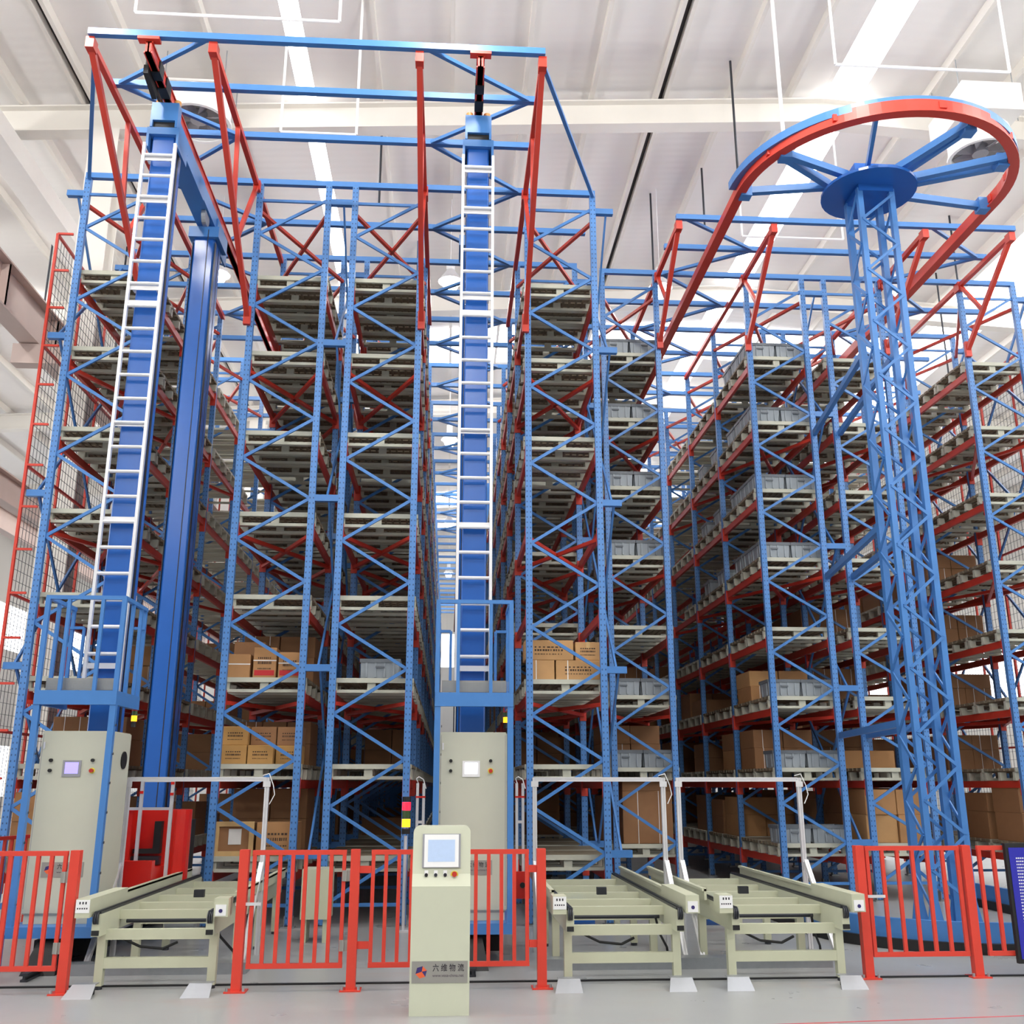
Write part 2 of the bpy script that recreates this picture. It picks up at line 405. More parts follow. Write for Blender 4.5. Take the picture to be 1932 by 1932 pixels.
# overhead frames
CB = rect(.075, .085); ZG = rect(.05, .05); CH = rect(.07, .075)
OL = thing('overhead_frame', 'blue overhead beams with red cantilever brackets over the two left aisles', 'frame', (-1.7,13.3,ZT))
OR = thing('overhead_frame', 'blue overhead beams with red brackets behind the curved rail', 'frame', (6.5,15.65,ZT))
for parent, xa, xb, tips, y0, ax, tipx in ((OL, -5.52, 2.11, (10.3,11.2,12.18), 13.3, ((-4.4,-3.05),(-.4,.95)), (-4.47,1.06)), (OR, 2.53, 10.11, (13.85,14.75), 15.65, ((3.65,5.02),(7.7,8.95)), (3.5,9.1))):
    ys = [(y, tipx[0], tipx[1]) for y in tips]+[(y0+1.1*k, xa, xb) for k in range(36 if parent is OL else 34)]
    for y, a, b in ys: bar('cross_beam', (a,y,ZT+.04), (b,y,ZT+.04), CB, BLUE, parent)
    for (a, b) in ax:
        for k in range(len(ys)-1):
            p, q = (a, b) if k % 2 == (0 if (a < -3 or a > 3) else 0) else (b, a)
            if a < -3: p, q = q, p
            if k > 22: break
            bar('lattice_brace', (p,ys[k][0],ZT+.03), (q,ys[k+1][0],ZT+.03), ZG, BLUE, parent)
def bracket(parent, x, yt, yf, zf, yend):
    z = ZT-.06
    bar('bracket_chord', (x,yt,z), (x,yend,z), CH, RED, parent)
    bar('bracket_strut', (x,yt+.06,z-.04), (x,yf-.05,zf), CH, RED, parent)
    zl = lambda y: z+(zf-z)*(y-yt)/(yf-yt)
    if yf-yt > 2.5:
        ya = yt+(yf-yt)*.5; bar('bracket_web', (x,ya,z), (x,ya+.15,zl(ya+.15)), rect(.055,.055), RED, parent)
        yb = yt+(yf-yt)*.66
    else: yb = yt+(yf-yt)*.62
    bar('bracket_web', (x,yf-.08,z), (x,yb,zl(yb)), rect(.055,.055), RED, parent)
    for gg in ((yt-.02,z-.1,yt+.12,z+.05),(yf-.12,z-.1,yf+.05,z+.06),(yf-.1,zf-.12,yf-.04,zf+.16)): part('gusset', G().box(x-.05,gg[0],gg[1],x+.05,gg[2],gg[3]), RED, parent)
for x in (-4.45,-2.99,-.49,1.03): bracket(OL, x, 10.32, 13.3, 8.2, 17.7)
for x in (3.55,5.1,7.6,9.05): bracket(OR, x, 13.87, 15.65, 9.1, 20.05)
bar('side_brace', (1.07,10.5,ZT-.02), (2.07,13.25,ZT-.02), ZG, BLUE, OL)
bar('side_brace', (-4.5,10.6,ZT-.02), (-5.46,13.25,ZT-.02), ZG, BLUE, OL)

# ------------------------------------------------------------------ pallets
PW, PD, PHt = 1.12, .96, .19
def g_deck():
    g = G()
    for k in range(6): y = -PD/2+k*(PD-.125)/5; g.box(-PW/2,y,PHt-.04,PW/2,y+.125,PHt)
    for k in range(11): x = -PW/2+.05+k*(PW-.13)/10; g.box(x,-PD/2+.04,PHt-.055,x+.03,PD/2-.04,PHt-.04)
    return g
def g_run(): return G().box(-PW/2,-.04,0,PW/2,.04,.04)
def g_blk(): return G().box(-.055,-.03,.04,.055,.03,PHt-.06)
def g_edge(): return G().box(-PW/2,-.02,PHt-.06,PW/2,.02,PHt+.002)
def g_full():
    g = g_deck()
    for y in (-.44,0,.44):
        g.box(-PW/2,y-.04,0,PW/2,y+.04,.04)
        for x in (-.505,0,.505): g.box(x-.055,y-.03,.04,x+.055,y+.03,PHt-.06)
    for y in (-PD/2, PD/2): g.box(-PW/2,y-.02,PHt-.06,PW/2,y+.02,PHt+.002)
    return g
MD = g_deck().mesh('pallet_deck'); MD.materials.append(PALD)
MR = g_run().mesh('pallet_runner'); MR.materials.append(PAL)
MBk = g_blk().mesh('pallet_block'); MBk.materials.append(PAL)
ME = g_edge().mesh('pallet_edge'); ME.materials.append(PAL)
MF = g_full().mesh('pallet'); MF.materials.append(PALD); MF.materials.append(PAL)
for p_ in MF.polygons: p_.material_index = 0 if p_.index < 102 else 1
farp = G(); farc = G()
def far_pallet(x, y, z):
    for k in range(3): yy = y-PD/2+k*.33; farp.box(x-PW/2,yy,z+PHt-.04,x+PW/2,yy+.28,z+PHt)
    for yy in (-.44,0,.44):
        farp.box(x-PW/2,y+yy-.04,z,x+PW/2,y+yy+.04,z+.03)
        for xx in (-.515,.515): farp.box(x+xx-.045,y+yy-.03,z+.03,x+xx+.045,y+yy+.03,z+PHt-.04)
MISSING = {(3,3,0),(3,4,0),(3,3,1),(3,4,1)}
SLOT = ['front', 'second', 'third', 'fourth']
for ri, (x0, x1, y0) in enumerate(RK):
    xc = (x0+x1)/2
    for li, z in enumerate(LV):
        for s in range(2*NB):
            b, h = divmod(s, 2)
            y = y0+b*BAY+.6+h*1.0
            if y > 62: break
            if (ri, li, s) in MISSING: continue
            if s > 3 and random.random() < .06: continue
            if s < 4:
                lab = 'grey steel pallet, %s level of %s rack from left, %s place from the aisle front' % (LN[li], ORD[ri], SLOT[s])
                if s == 0:
                    t = thing('pallet', lab, 'pallet', (xc,y,z), 'pallets in the racks')
                    obj('deck', MD, t, (xc,y,z))
                    for yy in (-PD/2, PD/2): obj('edge_rail', ME, t, (xc,y+yy,z))
                    for yy in (-.44,0,.44):
                        obj('runner', MR, t, (xc,y+yy,z))
                        for xx in (-.505,0,.505):
                            if yy <= 0 or abs(xx) > .1: obj('block', MBk, t, (xc+xx,y+yy,z))
                else: tag(obj('pallet', MF, None, (xc,y,z)), lab, 'pallet', 'pallets in the racks')
            else:
                far_pallet(xc, y, z)
                if random.random() < ((.6, .55, .5, .12, 0, 0, 0, 0) if ri < 6 else (.9, .9, .85, .8, .6, .1, 0, 0))[li]:
                    n_ = random.choice((1, 2, 2)); k_ = random.choice((1, 2, 2)); hh = random.uniform(.26, .4)
                    for i_ in range(n_):
                        for j_ in range(k_): farc.box(xc-.5+i_*1.0/n_,y-.42,z+PHt+j_*hh,xc-.5+(i_+1)*1.0/n_-.015,y+.42,z+PHt+(j_+1)*hh-.004)
tag(obj('distant_pallets', farp.mesh('distant_pallets', False), None, (0,0,0), m=PAL), 'rows of grey pallets deeper inside the racks', 'pallets', kind='stuff')

tag(obj('distant_cartons', farc.mesh('distant_cartons', False), None, (0,0,0), m=CARTN[2]), 'rows of brown cartons deeper inside the lower racks', 'cartons', kind='stuff')
# ------------------------------------------------------------------ bins and cartons
def g_bin():
    g = G(); W, D, H = .265, .225, .27
    g.quadbox([(-W+.02,-D+.02,0),(W-.02,-D+.02,0),(W-.02,D-.02,0),(-W+.02,D-.02,0),(-W+.005,-D+.005,H-.04),(W-.005,-D+.005,H-.04),(W-.005,D-.005,H-.04),(-W+.005,D-.005,H-.04)])
    for x in (-.18,-.06,.06,.18): g.box(x-.012,-D-.002,.02,x+.012,-D+.02,H-.04); g.box(x-.012,D-.02,.02,x+.012,D+.002,H-.04)
    for y in (-.12,.12): g.box(-W-.002,y-.012,.02,-W+.02,y+.012,H-.04); g.box(W-.02,y-.012,.02,W+.002,y+.012,H-.04)
    return g
def g_rim():
    W, D, H = .272, .232, .27
    return G().box(-W,-D,H-.05,W,-D+.02,H).box(-W,D-.02,H-.05,W,D,H).box(-W,-D+.02,H-.05,-W+.02,D-.02,H).box(W-.02,-D+.02,H-.05,W,D-.02,H)
MBN = g_bin().mesh('bin_body'); MBN.materials.append(BIN)
MRM = g_rim().mesh('bin_rim'); MRM.materials.append(BIND)
MHD = G().box(-.06,-.24,.15,.06,-.228,.175).mesh('bin_handle'); MHD.materials.append(BIND)
def abin(x, y, z, lab):
    t = thing('storage_bin', lab, 'bin', (x,y,z), 'grey bins on pallets')
    obj('body', MBN, t, (x,y,z)); obj('rim', MRM, t, (x,y,z)); obj('handle', MHD, t, (x,y,z))
def bins(ri, li, s, n=4):
    x0, x1, y0 = RK[ri]; xc = (x0+x1)/2; b, h = divmod(s, 2); y = y0+b*BAY+.6+h; z = LV[li]+PHt
    for i, (dx, dy) in enumerate(((-.275,-.24),(.275,-.24),(-.275,.24),(.275,.24))[:n]):
        lab = 'grey plastic bin, %s %s on %s pallet, %s level, %s rack' % ('rear' if dy > 0 else 'front', 'left' if dx < 0 else 'right', SLOT[s], LN[li], ORD[ri])
        abin(xc+dx, y+dy, z, lab)
for li in (1, 2, 4, 5, 6, 7): bins(4, li, 0)
for li in (5, 6, 7): bins(4, li, 1, 2)
for li in (0, 1, 2): bins(5, li, 0, 2)
for li in (4, 5, 6, 7):
    for s in (0, 1): bins(5, li, s, 4 if s == 0 else 2)
for li in (4, 5, 6): bins(5, li, 2, 2); bins(5, li, 3, 2)
abin(-.93, 13.72, LV[2]+PHt, 'single grey plastic bin on the third level of the third rack')
cc = {}
def carton(x0, y0, z, w_, d, h, m, lab, strap=None, pr=None, red=False, tilt=0):
    t = thing('carton', lab, 'carton', (x0+w_/2,y0+d/2,z), 'cartons on pallets')
    b = bmesh.new(); bmesh.ops.create_cube(b, size=1, matrix=Matrix.Translation((x0+w_/2,y0+d/2,z+h/2)) @ Matrix.Diagonal((w_,d,h,1)))
    bmesh.ops.bevel(b, geom=b.edges[:], offset=.006, segments=1, affect='EDGES')
    me = bpy.data.meshes.new('box'); off = wl(t)
    bmesh.ops.translate(b, verts=b.verts, vec=-off); b.to_mesh(me); b.free()
    obj('box', me, t, off, m=m)
    if pr == 33: part('tape', G().box(x0+w_/2-.025,y0-.002,z+h-.08,x0+w_/2+.025,y0+.001,z+h+.001).box(x0+w_/2-.025,y0-.001,z+h-.0005,x0+w_/2+.025,y0+d,z+h+.002), WOOD, t)
    if strap == 'h': part('strap', G().box(x0-.002,y0-.003,z+h*.55,x0+w_+.002,y0,z+h*.55+.014), TAPE, t)
    if strap == 'v': part('strap', G().box(x0+w_*.25,y0-.003,z,x0+w_*.25+.012,y0,z+h), TAPE, t)
    if strap == 'vv':
        for fx in (.3, .72): part('strap', G().box(x0+w_*fx,y0-.003,z,x0+w_*fx+.01,y0,z+h), TAPE, t)
    if pr:
        g = G(); r = random.Random(pr)
        for row, (zz, hh, nn) in enumerate(((.62,.06,7),(.45,.09,11),(.28,.04,10))):
            for k in range(nn):
                xx = x0+w_*(.2+.6*k/nn); g.box(xx, y0-.0025, z+h*zz, xx+w_*.6/nn*r.uniform(.4,.8), y0, z+h*(zz+hh))
        part('printed_marks', g, PRINT, t)
    if red: part('red_band', G().box(x0+.02,y0-.003,z+.03,x0+w_-.02,y0,z+.1), REDPR, t)
    return t
# second rack from left (x -2.95 .. -1.93)
z3 = LV[2]+PHt; yf = 13.42
carton(-2.94,yf,z3,.3,.3,.31,CARTN[0],'plain tan carton with white strap, left end of third level, second rack','h')
carton(-2.6,yf,z3,.3,.3,.4,CARTN[0],'tan carton with red band, middle of third level, second rack','h',3,True)
carton(-2.27,yf,z3,.3,.3,.34,CARTN[0],'tan carton with red band, right end of third level, second rack','h',4,True)
carton(-2.94,yf+.36,z3,.42,.4,.52,CARTN[2],'brown carton standing behind the strapped cartons, second rack')
z2 = LV[1]+PHt
nm = ['left', 'middle', 'right']
for i in range(3): carton(-2.94+i*.345,yf+(.0 if i < 2 else .1),z2,.33,.32,.24,CARTN[3],'ochre carton, %s of bottom row, second level, second rack' % nm[i],None,10+i)
for i in range(3): carton(-2.94+i*.345,yf+.05+(.1 if i else 0),z2+.241,.33,.32,.24,CARTN[3 if i == 0 else 2],'ochre carton, %s of upper row, second level, second rack' % nm[i],None,14+i)
z1 = LV[0]+PHt
t = thing('wooden_crate', 'pine framed wooden crate with a white paper label, lowest level', 'crate', (-2.7,13.6,z1))
part('panel', G().box(-2.93,13.47,z1,-2.47,13.93,z1+.4), CARTN[2], t)
for a in ((-2.95,-2.89),(-2.51,-2.45)): part('batten', G().box(a[0],13.44,z1,a[1],13.47,z1+.42), WOOD, t)
for a in ((0,.06),(.36,.42)): part('batten', G().box(-2.89,13.44,z1+a[0],-2.51,13.47,z1+a[1]), WOOD, t)
part('paper_label', G().box(-2.77,13.462,z1+.14,-2.61,13.4695,z1+.33), TAPE, t)
carton(-2.42,yf+.03,z1,.5,.5,.41,CARTN[0],'plain tan carton beside the wooden crate, lowest level',None,21)
# fourth rack from left
yf = 13.42
carton(1.08,yf,z3,.34,.4,.26,CARTN[1],'sand carton with strap, left of bottom row, third level, fourth rack','v')
carton(1.44,yf,z3,.62,.4,.26,CARTN[1],'long sand carton with printing, bottom row, third level, fourth rack','v',31)
carton(1.02,yf,z3+.262,.66,.4,.27,CARTN[1],'long sand carton with printing, upper row, third level, fourth rack',None,32)
carton(1.71,yf+.02,z3+.262,.35,.36,.25,CARTN[1],'taped square carton at right of upper row, third level, fourth rack',None,33)
# fifth rack, lowest: tall carton
carton(2.72,15.9,z1,.78,.7,.78,CARTN[2],'tall brown carton with two thin straps, lowest level, fifth rack','vv')
carton(2.72,15.9,z1+.781,.78,.7,.18,CARTN[2],'flat brown carton lying on the tall carton, fifth rack')
# cartons in racks 6,7,8 and deeper stacks
def stack(ri, li, s, rows, lab, mats=(0,1,2,3)):
    x0, x1, y0 = RK[ri]; xc = (x0+x1)/2; b, h = divmod(s, 2); y = y0+b*BAY+.16+h; z = LV[li]+PHt
    r = random.Random(ri*100+li*10+s); zz = z
    for k, (nn, hh) in enumerate(rows):
        ww = 1.02/nn
        for i in range(nn):
            pos = ['left', 'right'][i] if nn == 2 else nm[i] if nn == 3 else 'single'
            carton(xc-.51+i*ww, y+r.uniform(0,.05), zz, ww-.012, .8, hh, CARTN[r.choice(mats)], '%s carton, %s in the %s row of %s, %s level, %s rack' % (lab, pos, ['bottom','upper'][k], SLOT[s]+' pallet', LN[li], ORD[ri]), 'vv' if r.random() < .3 else None)
        zz += hh+.001
stack(6,0,0,((2,.42),(2,.38)),'tan', (0,1)); stack(6,0,1,((2,.42),(2,.4)),'brown', (2,))
stack(7,0,0,((2,.44),(2,.4)),'brown', (2,0)); stack(7,0,1,((2,.44),(2,.3)),'brown', (2,))
stack(5,0,2,((2,.36),(1,.3)),'tan', (0,1)); stack(5,0,3,((2,.3),(2,.3)),'brown', (2,)); stack(5,1,1,((2,.34),(2,.3)),'brown', (2,)); stack(5,1,2,((2,.34),(2,.3)),'brown', (2,0))
stack(5,2,1,((2,.26),(2,.26)),'sand', (1,0)); stack(4,0,1,((2,.4),(2,.3)),'brown', (2,)); stack(4,1,1,((2,.4),(2,.3)),'brown', (2,)); stack(4,2,2,((2,.4),(2,.3)),'brown', (2,))
stack(0,0,0,((2,.42),(2,.36)),'brown', (2,0)); stack(0,1,1,((2,.36),(2,.3)),'brown', (2,)); stack(0,2,2,((2,.4),(2,.3)),'brown', (2,0)); stack(0,0,2,((2,.4),(2,.3)),'brown', (2,))
stack(1,0,1,((2,.42),(2,.4)),'brown', (2,)); stack(1,1,1,((3,.3),(3,.3)),'brown', (2,)); stack(1,2,1,((2,.4),(2,.3)),'brown', (2,)); stack(6,1,1,((2,.3),),'tan', (0,));
for li_ in (1, 2, 3, 4):
    for s_ in (2, 3): stack(7,li_,s_,((2,.36),(2,.26)),'brown', (2,))
for li_ in (1, 2, 3):
    for s_ in (2, 3): stack(6,li_,s_,((2,.4),(2,.3)),'brown', (2,))

# ------------------------------------------------------------------ mesh guard on the left
t = thing('mesh_guard', 'red framed wire mesh guard along the far left rack', 'guard', (-5.8,13.3,0))
for k in range(7): bar('guard_post', (-5.8,13.25+k*1.1,.02), (-5.8,13.25+k*1.1,9.45), rect(.035,.035), RED, t)
for k in range(16): bar('guard_rung', (-5.8,13.25,.6+k*.59), (-5.58,13.25,.6+k*.59), rect(.03,.03), RED, t)
for z in (.6,2.37,4.14,5.9,7.68,9.44): bar('guard_rail', (-5.8,13.25,z), (-5.8,33,z), rect(.035,.035), RED, t)
for k in range(7,18): bar('guard_post', (-5.8,13.25+k*1.1,.02), (-5.8,13.25+k*1.1,9.45), rect(.035,.035), RED, t)
g = G()
for k in range(60): z = .7+k*.145; g.box(-5.803,13.25,z,-5.797,24,z+.005)
for k in range(100): y = 13.3+k*.107; g.box(-5.803,y,.6,-5.797,y+.005,9.4)
tag(part('wire_mesh', g, STEEL, t, fix=False), kind='stuff')

t = thing('mesh_guard', 'red framed wire mesh guard along the far right rack', 'guard', (10.42,15.65,0))
for k in range(15): bar('guard_post', (10.45,15.6+k*1.1,.02), (10.45,15.6+k*1.1,9.45), rect(.035,.035), RED, t)
for z in (.6,2.37,4.14,5.9,7.68,9.44): bar('guard_rail', (10.45,15.6,z), (10.45,33,z), rect(.035,.035), RED, t)
g = G()
for k in range(60): z = .7+k*.145; g.box(10.447,15.6,z,10.453,31,z+.005)
for k in range(144): y = 15.6+k*.107; g.box(10.447,y,.6,10.453,y+.005,9.4)
tag(part('wire_mesh', g, STEEL, t, fix=False), kind='stuff')

# ------------------------------------------------------------------ cranes
def nameplate(parent, xc, y, zc, w_, h):
    p = part('nameplate', G().box(xc-w_/2,y-.006,zc-h/2,xc+w_/2,y,zc+h/2), PLATE, parent)
    cx, cz, r = xc-w_*.33, zc+h*.0, h*.29
    P = [(cx+r*math.cos(math.radians(a)), cz+r*math.sin(math.radians(a))) for a in (15,75,135,195,255,315)]
    C = (cx+r*.1, cz+r*.1)
    def poly(name, pts, m):
        g = G(); n_ = len(g.v); k = len(pts)
        g.v = [(a, y-.0075, b) for a, b in pts]+[(a, y-.006, b) for a, b in pts]
        g.f = [tuple(range(k)), tuple(reversed(range(k, 2*k)))]+[(i, (i+1) % k, k+(i+1) % k, k+i) for i in range(k)]
        part(name, g, m, p)
    poly('logo', [P[1], P[2], P[3], C], LBLU); poly('logo', [P[3], P[4], P[5], C], LORA)
    poly('logo', [P[0], P[1], C], LORA); poly('logo', [P[5], P[0], C], LBLU)
    me = text_mesh('\u516d \u7ef4 \u7269 \u6d41', h*.33, 'lettering', .007); me.materials.append(INK)
    xs = [v.co.x for v in me.vertices]; k = w_*.56/max(1e-6, max(xs)-min(xs))
    o = obj('lettering', me, p, (xc-w_*.13,y-.0068,zc+h*.06), Quaternion((1,0,0), math.pi/2)); o.scale = (k, k*1.15, 1)
    me = text_mesh('www.vesa-china.net', h*.16, 'web_address'); me.materials.append(WEBINK)
    xs = [v.co.x for v in me.vertices]; k = w_*.56/max(1e-6, max(xs)-min(xs))
    o = obj('web_address', me, p, (xc-w_*.13,y-.0068,zc-h*.22), Quaternion((1,0,0), math.pi/2)); o.scale = (k, k, 1)
def crane(X, label, scr):
    C = thing('stacker_crane', label, 'crane', (X,11.2,0), 'stacker cranes')
    YM, YR = 11.36, 13.62
    b = part('base_beam', G().box(X-.2,10.95,.22,X+.2,14.3,.42).box(X-.41,10.36,.3,X+.41,11.6,.4), BLUE, C)
    part('base_plate', G().box(X-.33,10.58,.401,X+.33,11.15,.488), CREAM, C)
    for yy in (11.35, 13.9):
        part('wheel', G().cyl((X-.06,yy,.16),(X+.06,yy,.16),.15,18), BLACK, C)
        part('wheel_housing', G().box(X-.2,yy-.28,.07,X-.09,yy+.28,.22).box(X+.09,yy-.28,.07,X+.2,yy+.28,.22).box(X-.3,yy-.2,.1,X-.2,yy+.2,.3).box(X+.2,yy-.2,.1,X+.3,yy+.2,.3), STEEL, C)
    part('buffer', G().cyl((X,10.56,.2),(X,10.85,.2),.07,12).box(X-.3,10.85,.08,X+.3,10.95,.22), BLACK, C)
    m = part('front_mast', G().prof([(-.125,-.17),(.125,-.17),(.14,-.155),(.14,.155),(.125,.17),(-.125,.17),(-.14,.155),(-.14,-.155)], (X,YM,.43), (X,YM,9.75)), DBLUE, C)
    part('guide_strip', G().box(X-.15,YM-.03,.6,X-.141,YM+.03,9.6).box(X+.141,YM-.03,.6,X+.15,YM+.03,9.6), STEEL, m)
    m2 = part('rear_mast', G().prof([(-.13,-.2),(.13,-.2),(.16,-.17),(.16,.17),(.13,.2),(-.13,.2),(-.16,.17),(-.16,-.17)], (X,YR,.43), (X,YR,9.7)), DBLUE, C)
    part('guide_strip', G().box(X+.161,YR-.2,.6,X+.167,YR-.12,9.5).box(X+.161,YR+.05,.6,X+.164,YR+.06,9.5).box(X-.167,YR-.2,.6,X-.161,YR-.12,9.5), STEEL, m2)
    part('mast_cap', G().box(X-.2,YM-.23,9.68,X+.2,YM+.22,9.78).box(X-.2,YM-.23,9.5,X-.17,YM+.2,9.68).box(X+.17,YM-.23,9.5,X+.2,YM+.2,9.68), BLUE, C)
    part('mast_cap', G().box(X-.22,YR-.26,9.55,X+.22,YR+.28,9.72), BLUE, C)
    part('top_beam', G().box(X-.13,YM-.1,9.781,X+.13,YR+.4,10.02), BLUE, C)
    part('top_plate', G().box(X+.131,YM-.2,9.7,X+.155,YM+1.3,9.98).box(X+.131,YR-.1,9.5,X+.155,YR+.55,9.95), BLUE, C)
    hd = part('guide_head', G().box(X-.17,YM-.24,9.88,X+.17,YM-.1,10.14).box(X-.17,YM-.24,9.781,X-.14,YM+.1,9.88).box(X+.14,YM-.24,9.781,X+.17,YM+.1,9.88), BLUE, C)
    part('head_slot', G().box(X-.15,YM-.2,9.79,X+.15,YM-.12,9.875), BLACK, C)
    for s in (-1, 1): part('guide_roller', G().cyl((X+s*.115,YM-.12,10.15),(X+s*.115,YM-.12,10.24),.045,14), ORNG, hd)
    part('rope_pulley', G().cyl((X+.04,YR-.5,9.72),(X+.1,YR-.5,9.72),.13,18).cyl((X+.04,YR+.45,9.62),(X+.1,YR+.45,9.62),.1,18), GALV, C)
    part('hoist_rope', G().cyl((X-.2,YM+.35,.6),(X-.2,YM+.35,9.7),.007,6).cyl((X+.07,YR+.33,.6),(X+.07,YR+.33,9.6),.007,6).cyl((X+.1,YR-.37,.6),(X+.1,YR-.37,9.6),.007,6), STEEL, C)
    # ladder
    yl = 11.08
    lad = part('ladder', G().bar((X-.19,yl,2.55),(X-.19,yl,9.5),.033,.05).bar((X+.19,yl,2.55),(X+.19,yl,9.5),.033,.05), ALU, C)
    rm = shared('rung', lambda: G().cyl((-.18,0,0),(.18,0,0),.021,8), ALU)
    for k in range(23): obj('rung', rm, lad, (X,yl,2.78+k*.298))
    for z in (2.95,4.6,5.75,7.3,7.5,8.7,9.3):
        part('ladder_clip', G().box(X-.18,yl+.015,z-.03,X+.18,yl+.03,z+.03).box(X-.15,yl+.03,z-.03,X-.13,YM-.171,z+.03).box(X+.13,yl+.03,z-.03,X+.15,YM-.171,z+.03), ALU, lad)
    # maintenance platform
    x0, x1, y0, y1 = X-.405, X+.405, 10.36, 11.14
    pf = part('platform', G().box(x0,y0,2.48,x1,y0+.05,2.62).box(x0,y0+.05,2.48,x0+.05,y1,2.62).box(x1-.05,y0+.05,2.48,x1,y1,2.62).box(x0+.05,y0+.05,2.55,x1-.05,y1-.1,2.57), BLUE, C)
    part('kick_plate', G().box(x0+.07,y0+.08,2.63,x1-.07,y0+.1,2.75), PLATE, pf)
    g = G()
    for k in range(46): g.box(x0+.085+k*.015,y0+.078,2.64,x0+.09+k*.015,y0+.0799,2.74)
    for k in range(7): g.box(x0+.08,y0+.077,2.642+k*.014,x1-.08,y0+.0795,2.646+k*.014)
    tag(part('kick_plate_mesh', g, GALV, pf), kind='stuff')
    for x in (x0+.02, x1-.02): bar('guard_post', (x,y0+.02,2.62), (x,y0+.02,3.57), rect(.045,.045), BLUE, pf)
    for x in (X-.17, X+.17): bar('guard_post', (x,y0+.02,2.62), (x,y0+.02,3.57), rect(.035,.035), BLUE, pf)
    bar('guard_rail', (x0,y0+.02,3.57), (x1,y0+.02,3.57), rect(.04,.04), BLUE, pf)
    for x in (x0+.02, x1-.02):
        bar('guard_rail', (x,y0,3.57), (x,y1,3.57), rect(.04,.04), BLUE, pf)
        for yy in (y0+.32, y0+.6, y1-.03): bar('guard_post', (x,yy,2.62), (x,yy,3.57), rect(.035,.035), BLUE, pf)
    for s in (-1, 1): bar('guard_rail', (X+s*.4,y1-.05,3.36), (X+s*.25,y1-.05,3.36), rect(.03,.03), BLUE, pf); bar('guard_post', (X+s*.25,y1-.05,2.62), (X+s*.25,y1-.05,3.36), rect(.03,.03), BLUE, pf)
    for x in (x0+.03, x1-.03): bar('support_post', (x,y0+.04,.4), (x,y0+.04,2.48), rect(.06,.06), BLUE, C)
    g = G()
    for k in range(7):
        for x in (x0+.03, x1-.03): g.cyl((x+.04,y0+.035,.6+k*.28),(x+.047,y0+.035,.6+k*.28),.012,8)
    part('bolt', g, STEEL, C)
    # control cabinet
    cb = bmesh.new(); bmesh.ops.create_cube(cb, size=1, matrix=Matrix.Diagonal((.7,.62,1.74,1)))
    bmesh.ops.bevel(cb, geom=cb.edges[:], offset=.012, segments=2, affect='EDGES')
    me = bpy.data.meshes.new('control_cabinet'); cb.to_mesh(me); cb.free()
    yc = 10.86; cab = obj('control_cabinet', me, C, (X,yc,1.36), m=CREAM); yf = yc-.31
    part('door_seam', G().box(X-.335,yf-.001,.54,X-.33,yf+.001,2.2).box(X+.33,yf-.001,.54,X+.335,yf+.001,2.2), GREYF, cab)
    part('screen_bezel', G().box(X-.11,yf-.012,1.78,X+.07,yf,1.94), GREYF if scr is SCRV else WHITE, cab)
    part('screen', G().box(X-.085,yf-.014,1.81,X+.045,yf-.0121,1.92), scr, cab)
    for x, z, m_ in ((X-.23,1.94,BLACK),(X-.23,1.84,BLACK),(X+.18,1.94,BLACK)): part('button', G().cyl((x,yf-.03,z),(x,yf,z),.017,12), m_, cab)
    part('button_ring', G().cyl((X+.18,yf-.008,1.84),(X+.18,yf,1.84),.028,16), YEL, cab)
    part('emergency_stop', G().cyl((X+.18,yf-.04,1.84),(X+.18,yf-.008,1.84),.02,14), REDB, cab)
    part('handle', G().box(X-.32,yf-.015,2.05,X-.305,yf,2.12), ALU, cab)
    part('vent', G().cyl((X+.35,yc+.1,1.95),(X+.362,yc+.1,1.95),.09,18), BLACK, cab)
    nameplate(cab, X-.0, yf, .9, .4, .14)
    # signal light
    sl = part('signal_light', G().cyl((X+.37,11.12,2.3),(X+.37,11.12,2.36),.025,12), BLACK, C)
    part('amber_lens', G().cyl((X+.37,11.12,2.361),(X+.37,11.12,2.42),.03,14), AMB, sl)
    part('green_lens', G().cyl((X+.37,11.12,2.421),(X+.37,11.12,2.47),.03,14), GRN, sl)
    part('red_lens', G().cyl((X+.37,11.12,2.471),(X+.37,11.12,2.52),.03,14), CABRED, sl)
    # load carriage between the masts
    car = part('carriage', G().box(X-.55,YM+.3,.62,X+.55,YM+.42,.9).box(X-.55,YR-.55,.62,X+.55,YR-.43,.9).box(X-.55,YM+.42,.7,X-.45,YR-.55,.82).box(X+.45,YM+.42,.7,X+.55,YR-.55,.82), CABRED, C)
    part('fork', G().box(X-.5,YM+.75,.83,X+.5,YM+.9,.92).box(X-.5,YR-.95,.83,X+.5,YR-.8,.92), STEEL, car)
    return C
C1 = crane(-3.75, 'left blue stacker crane with ladder mast, grey cabinet and red driver cab', SCRV)
C2 = crane(.262, 'centre blue stacker crane with ladder mast facing straight out of the aisle', SCRW)
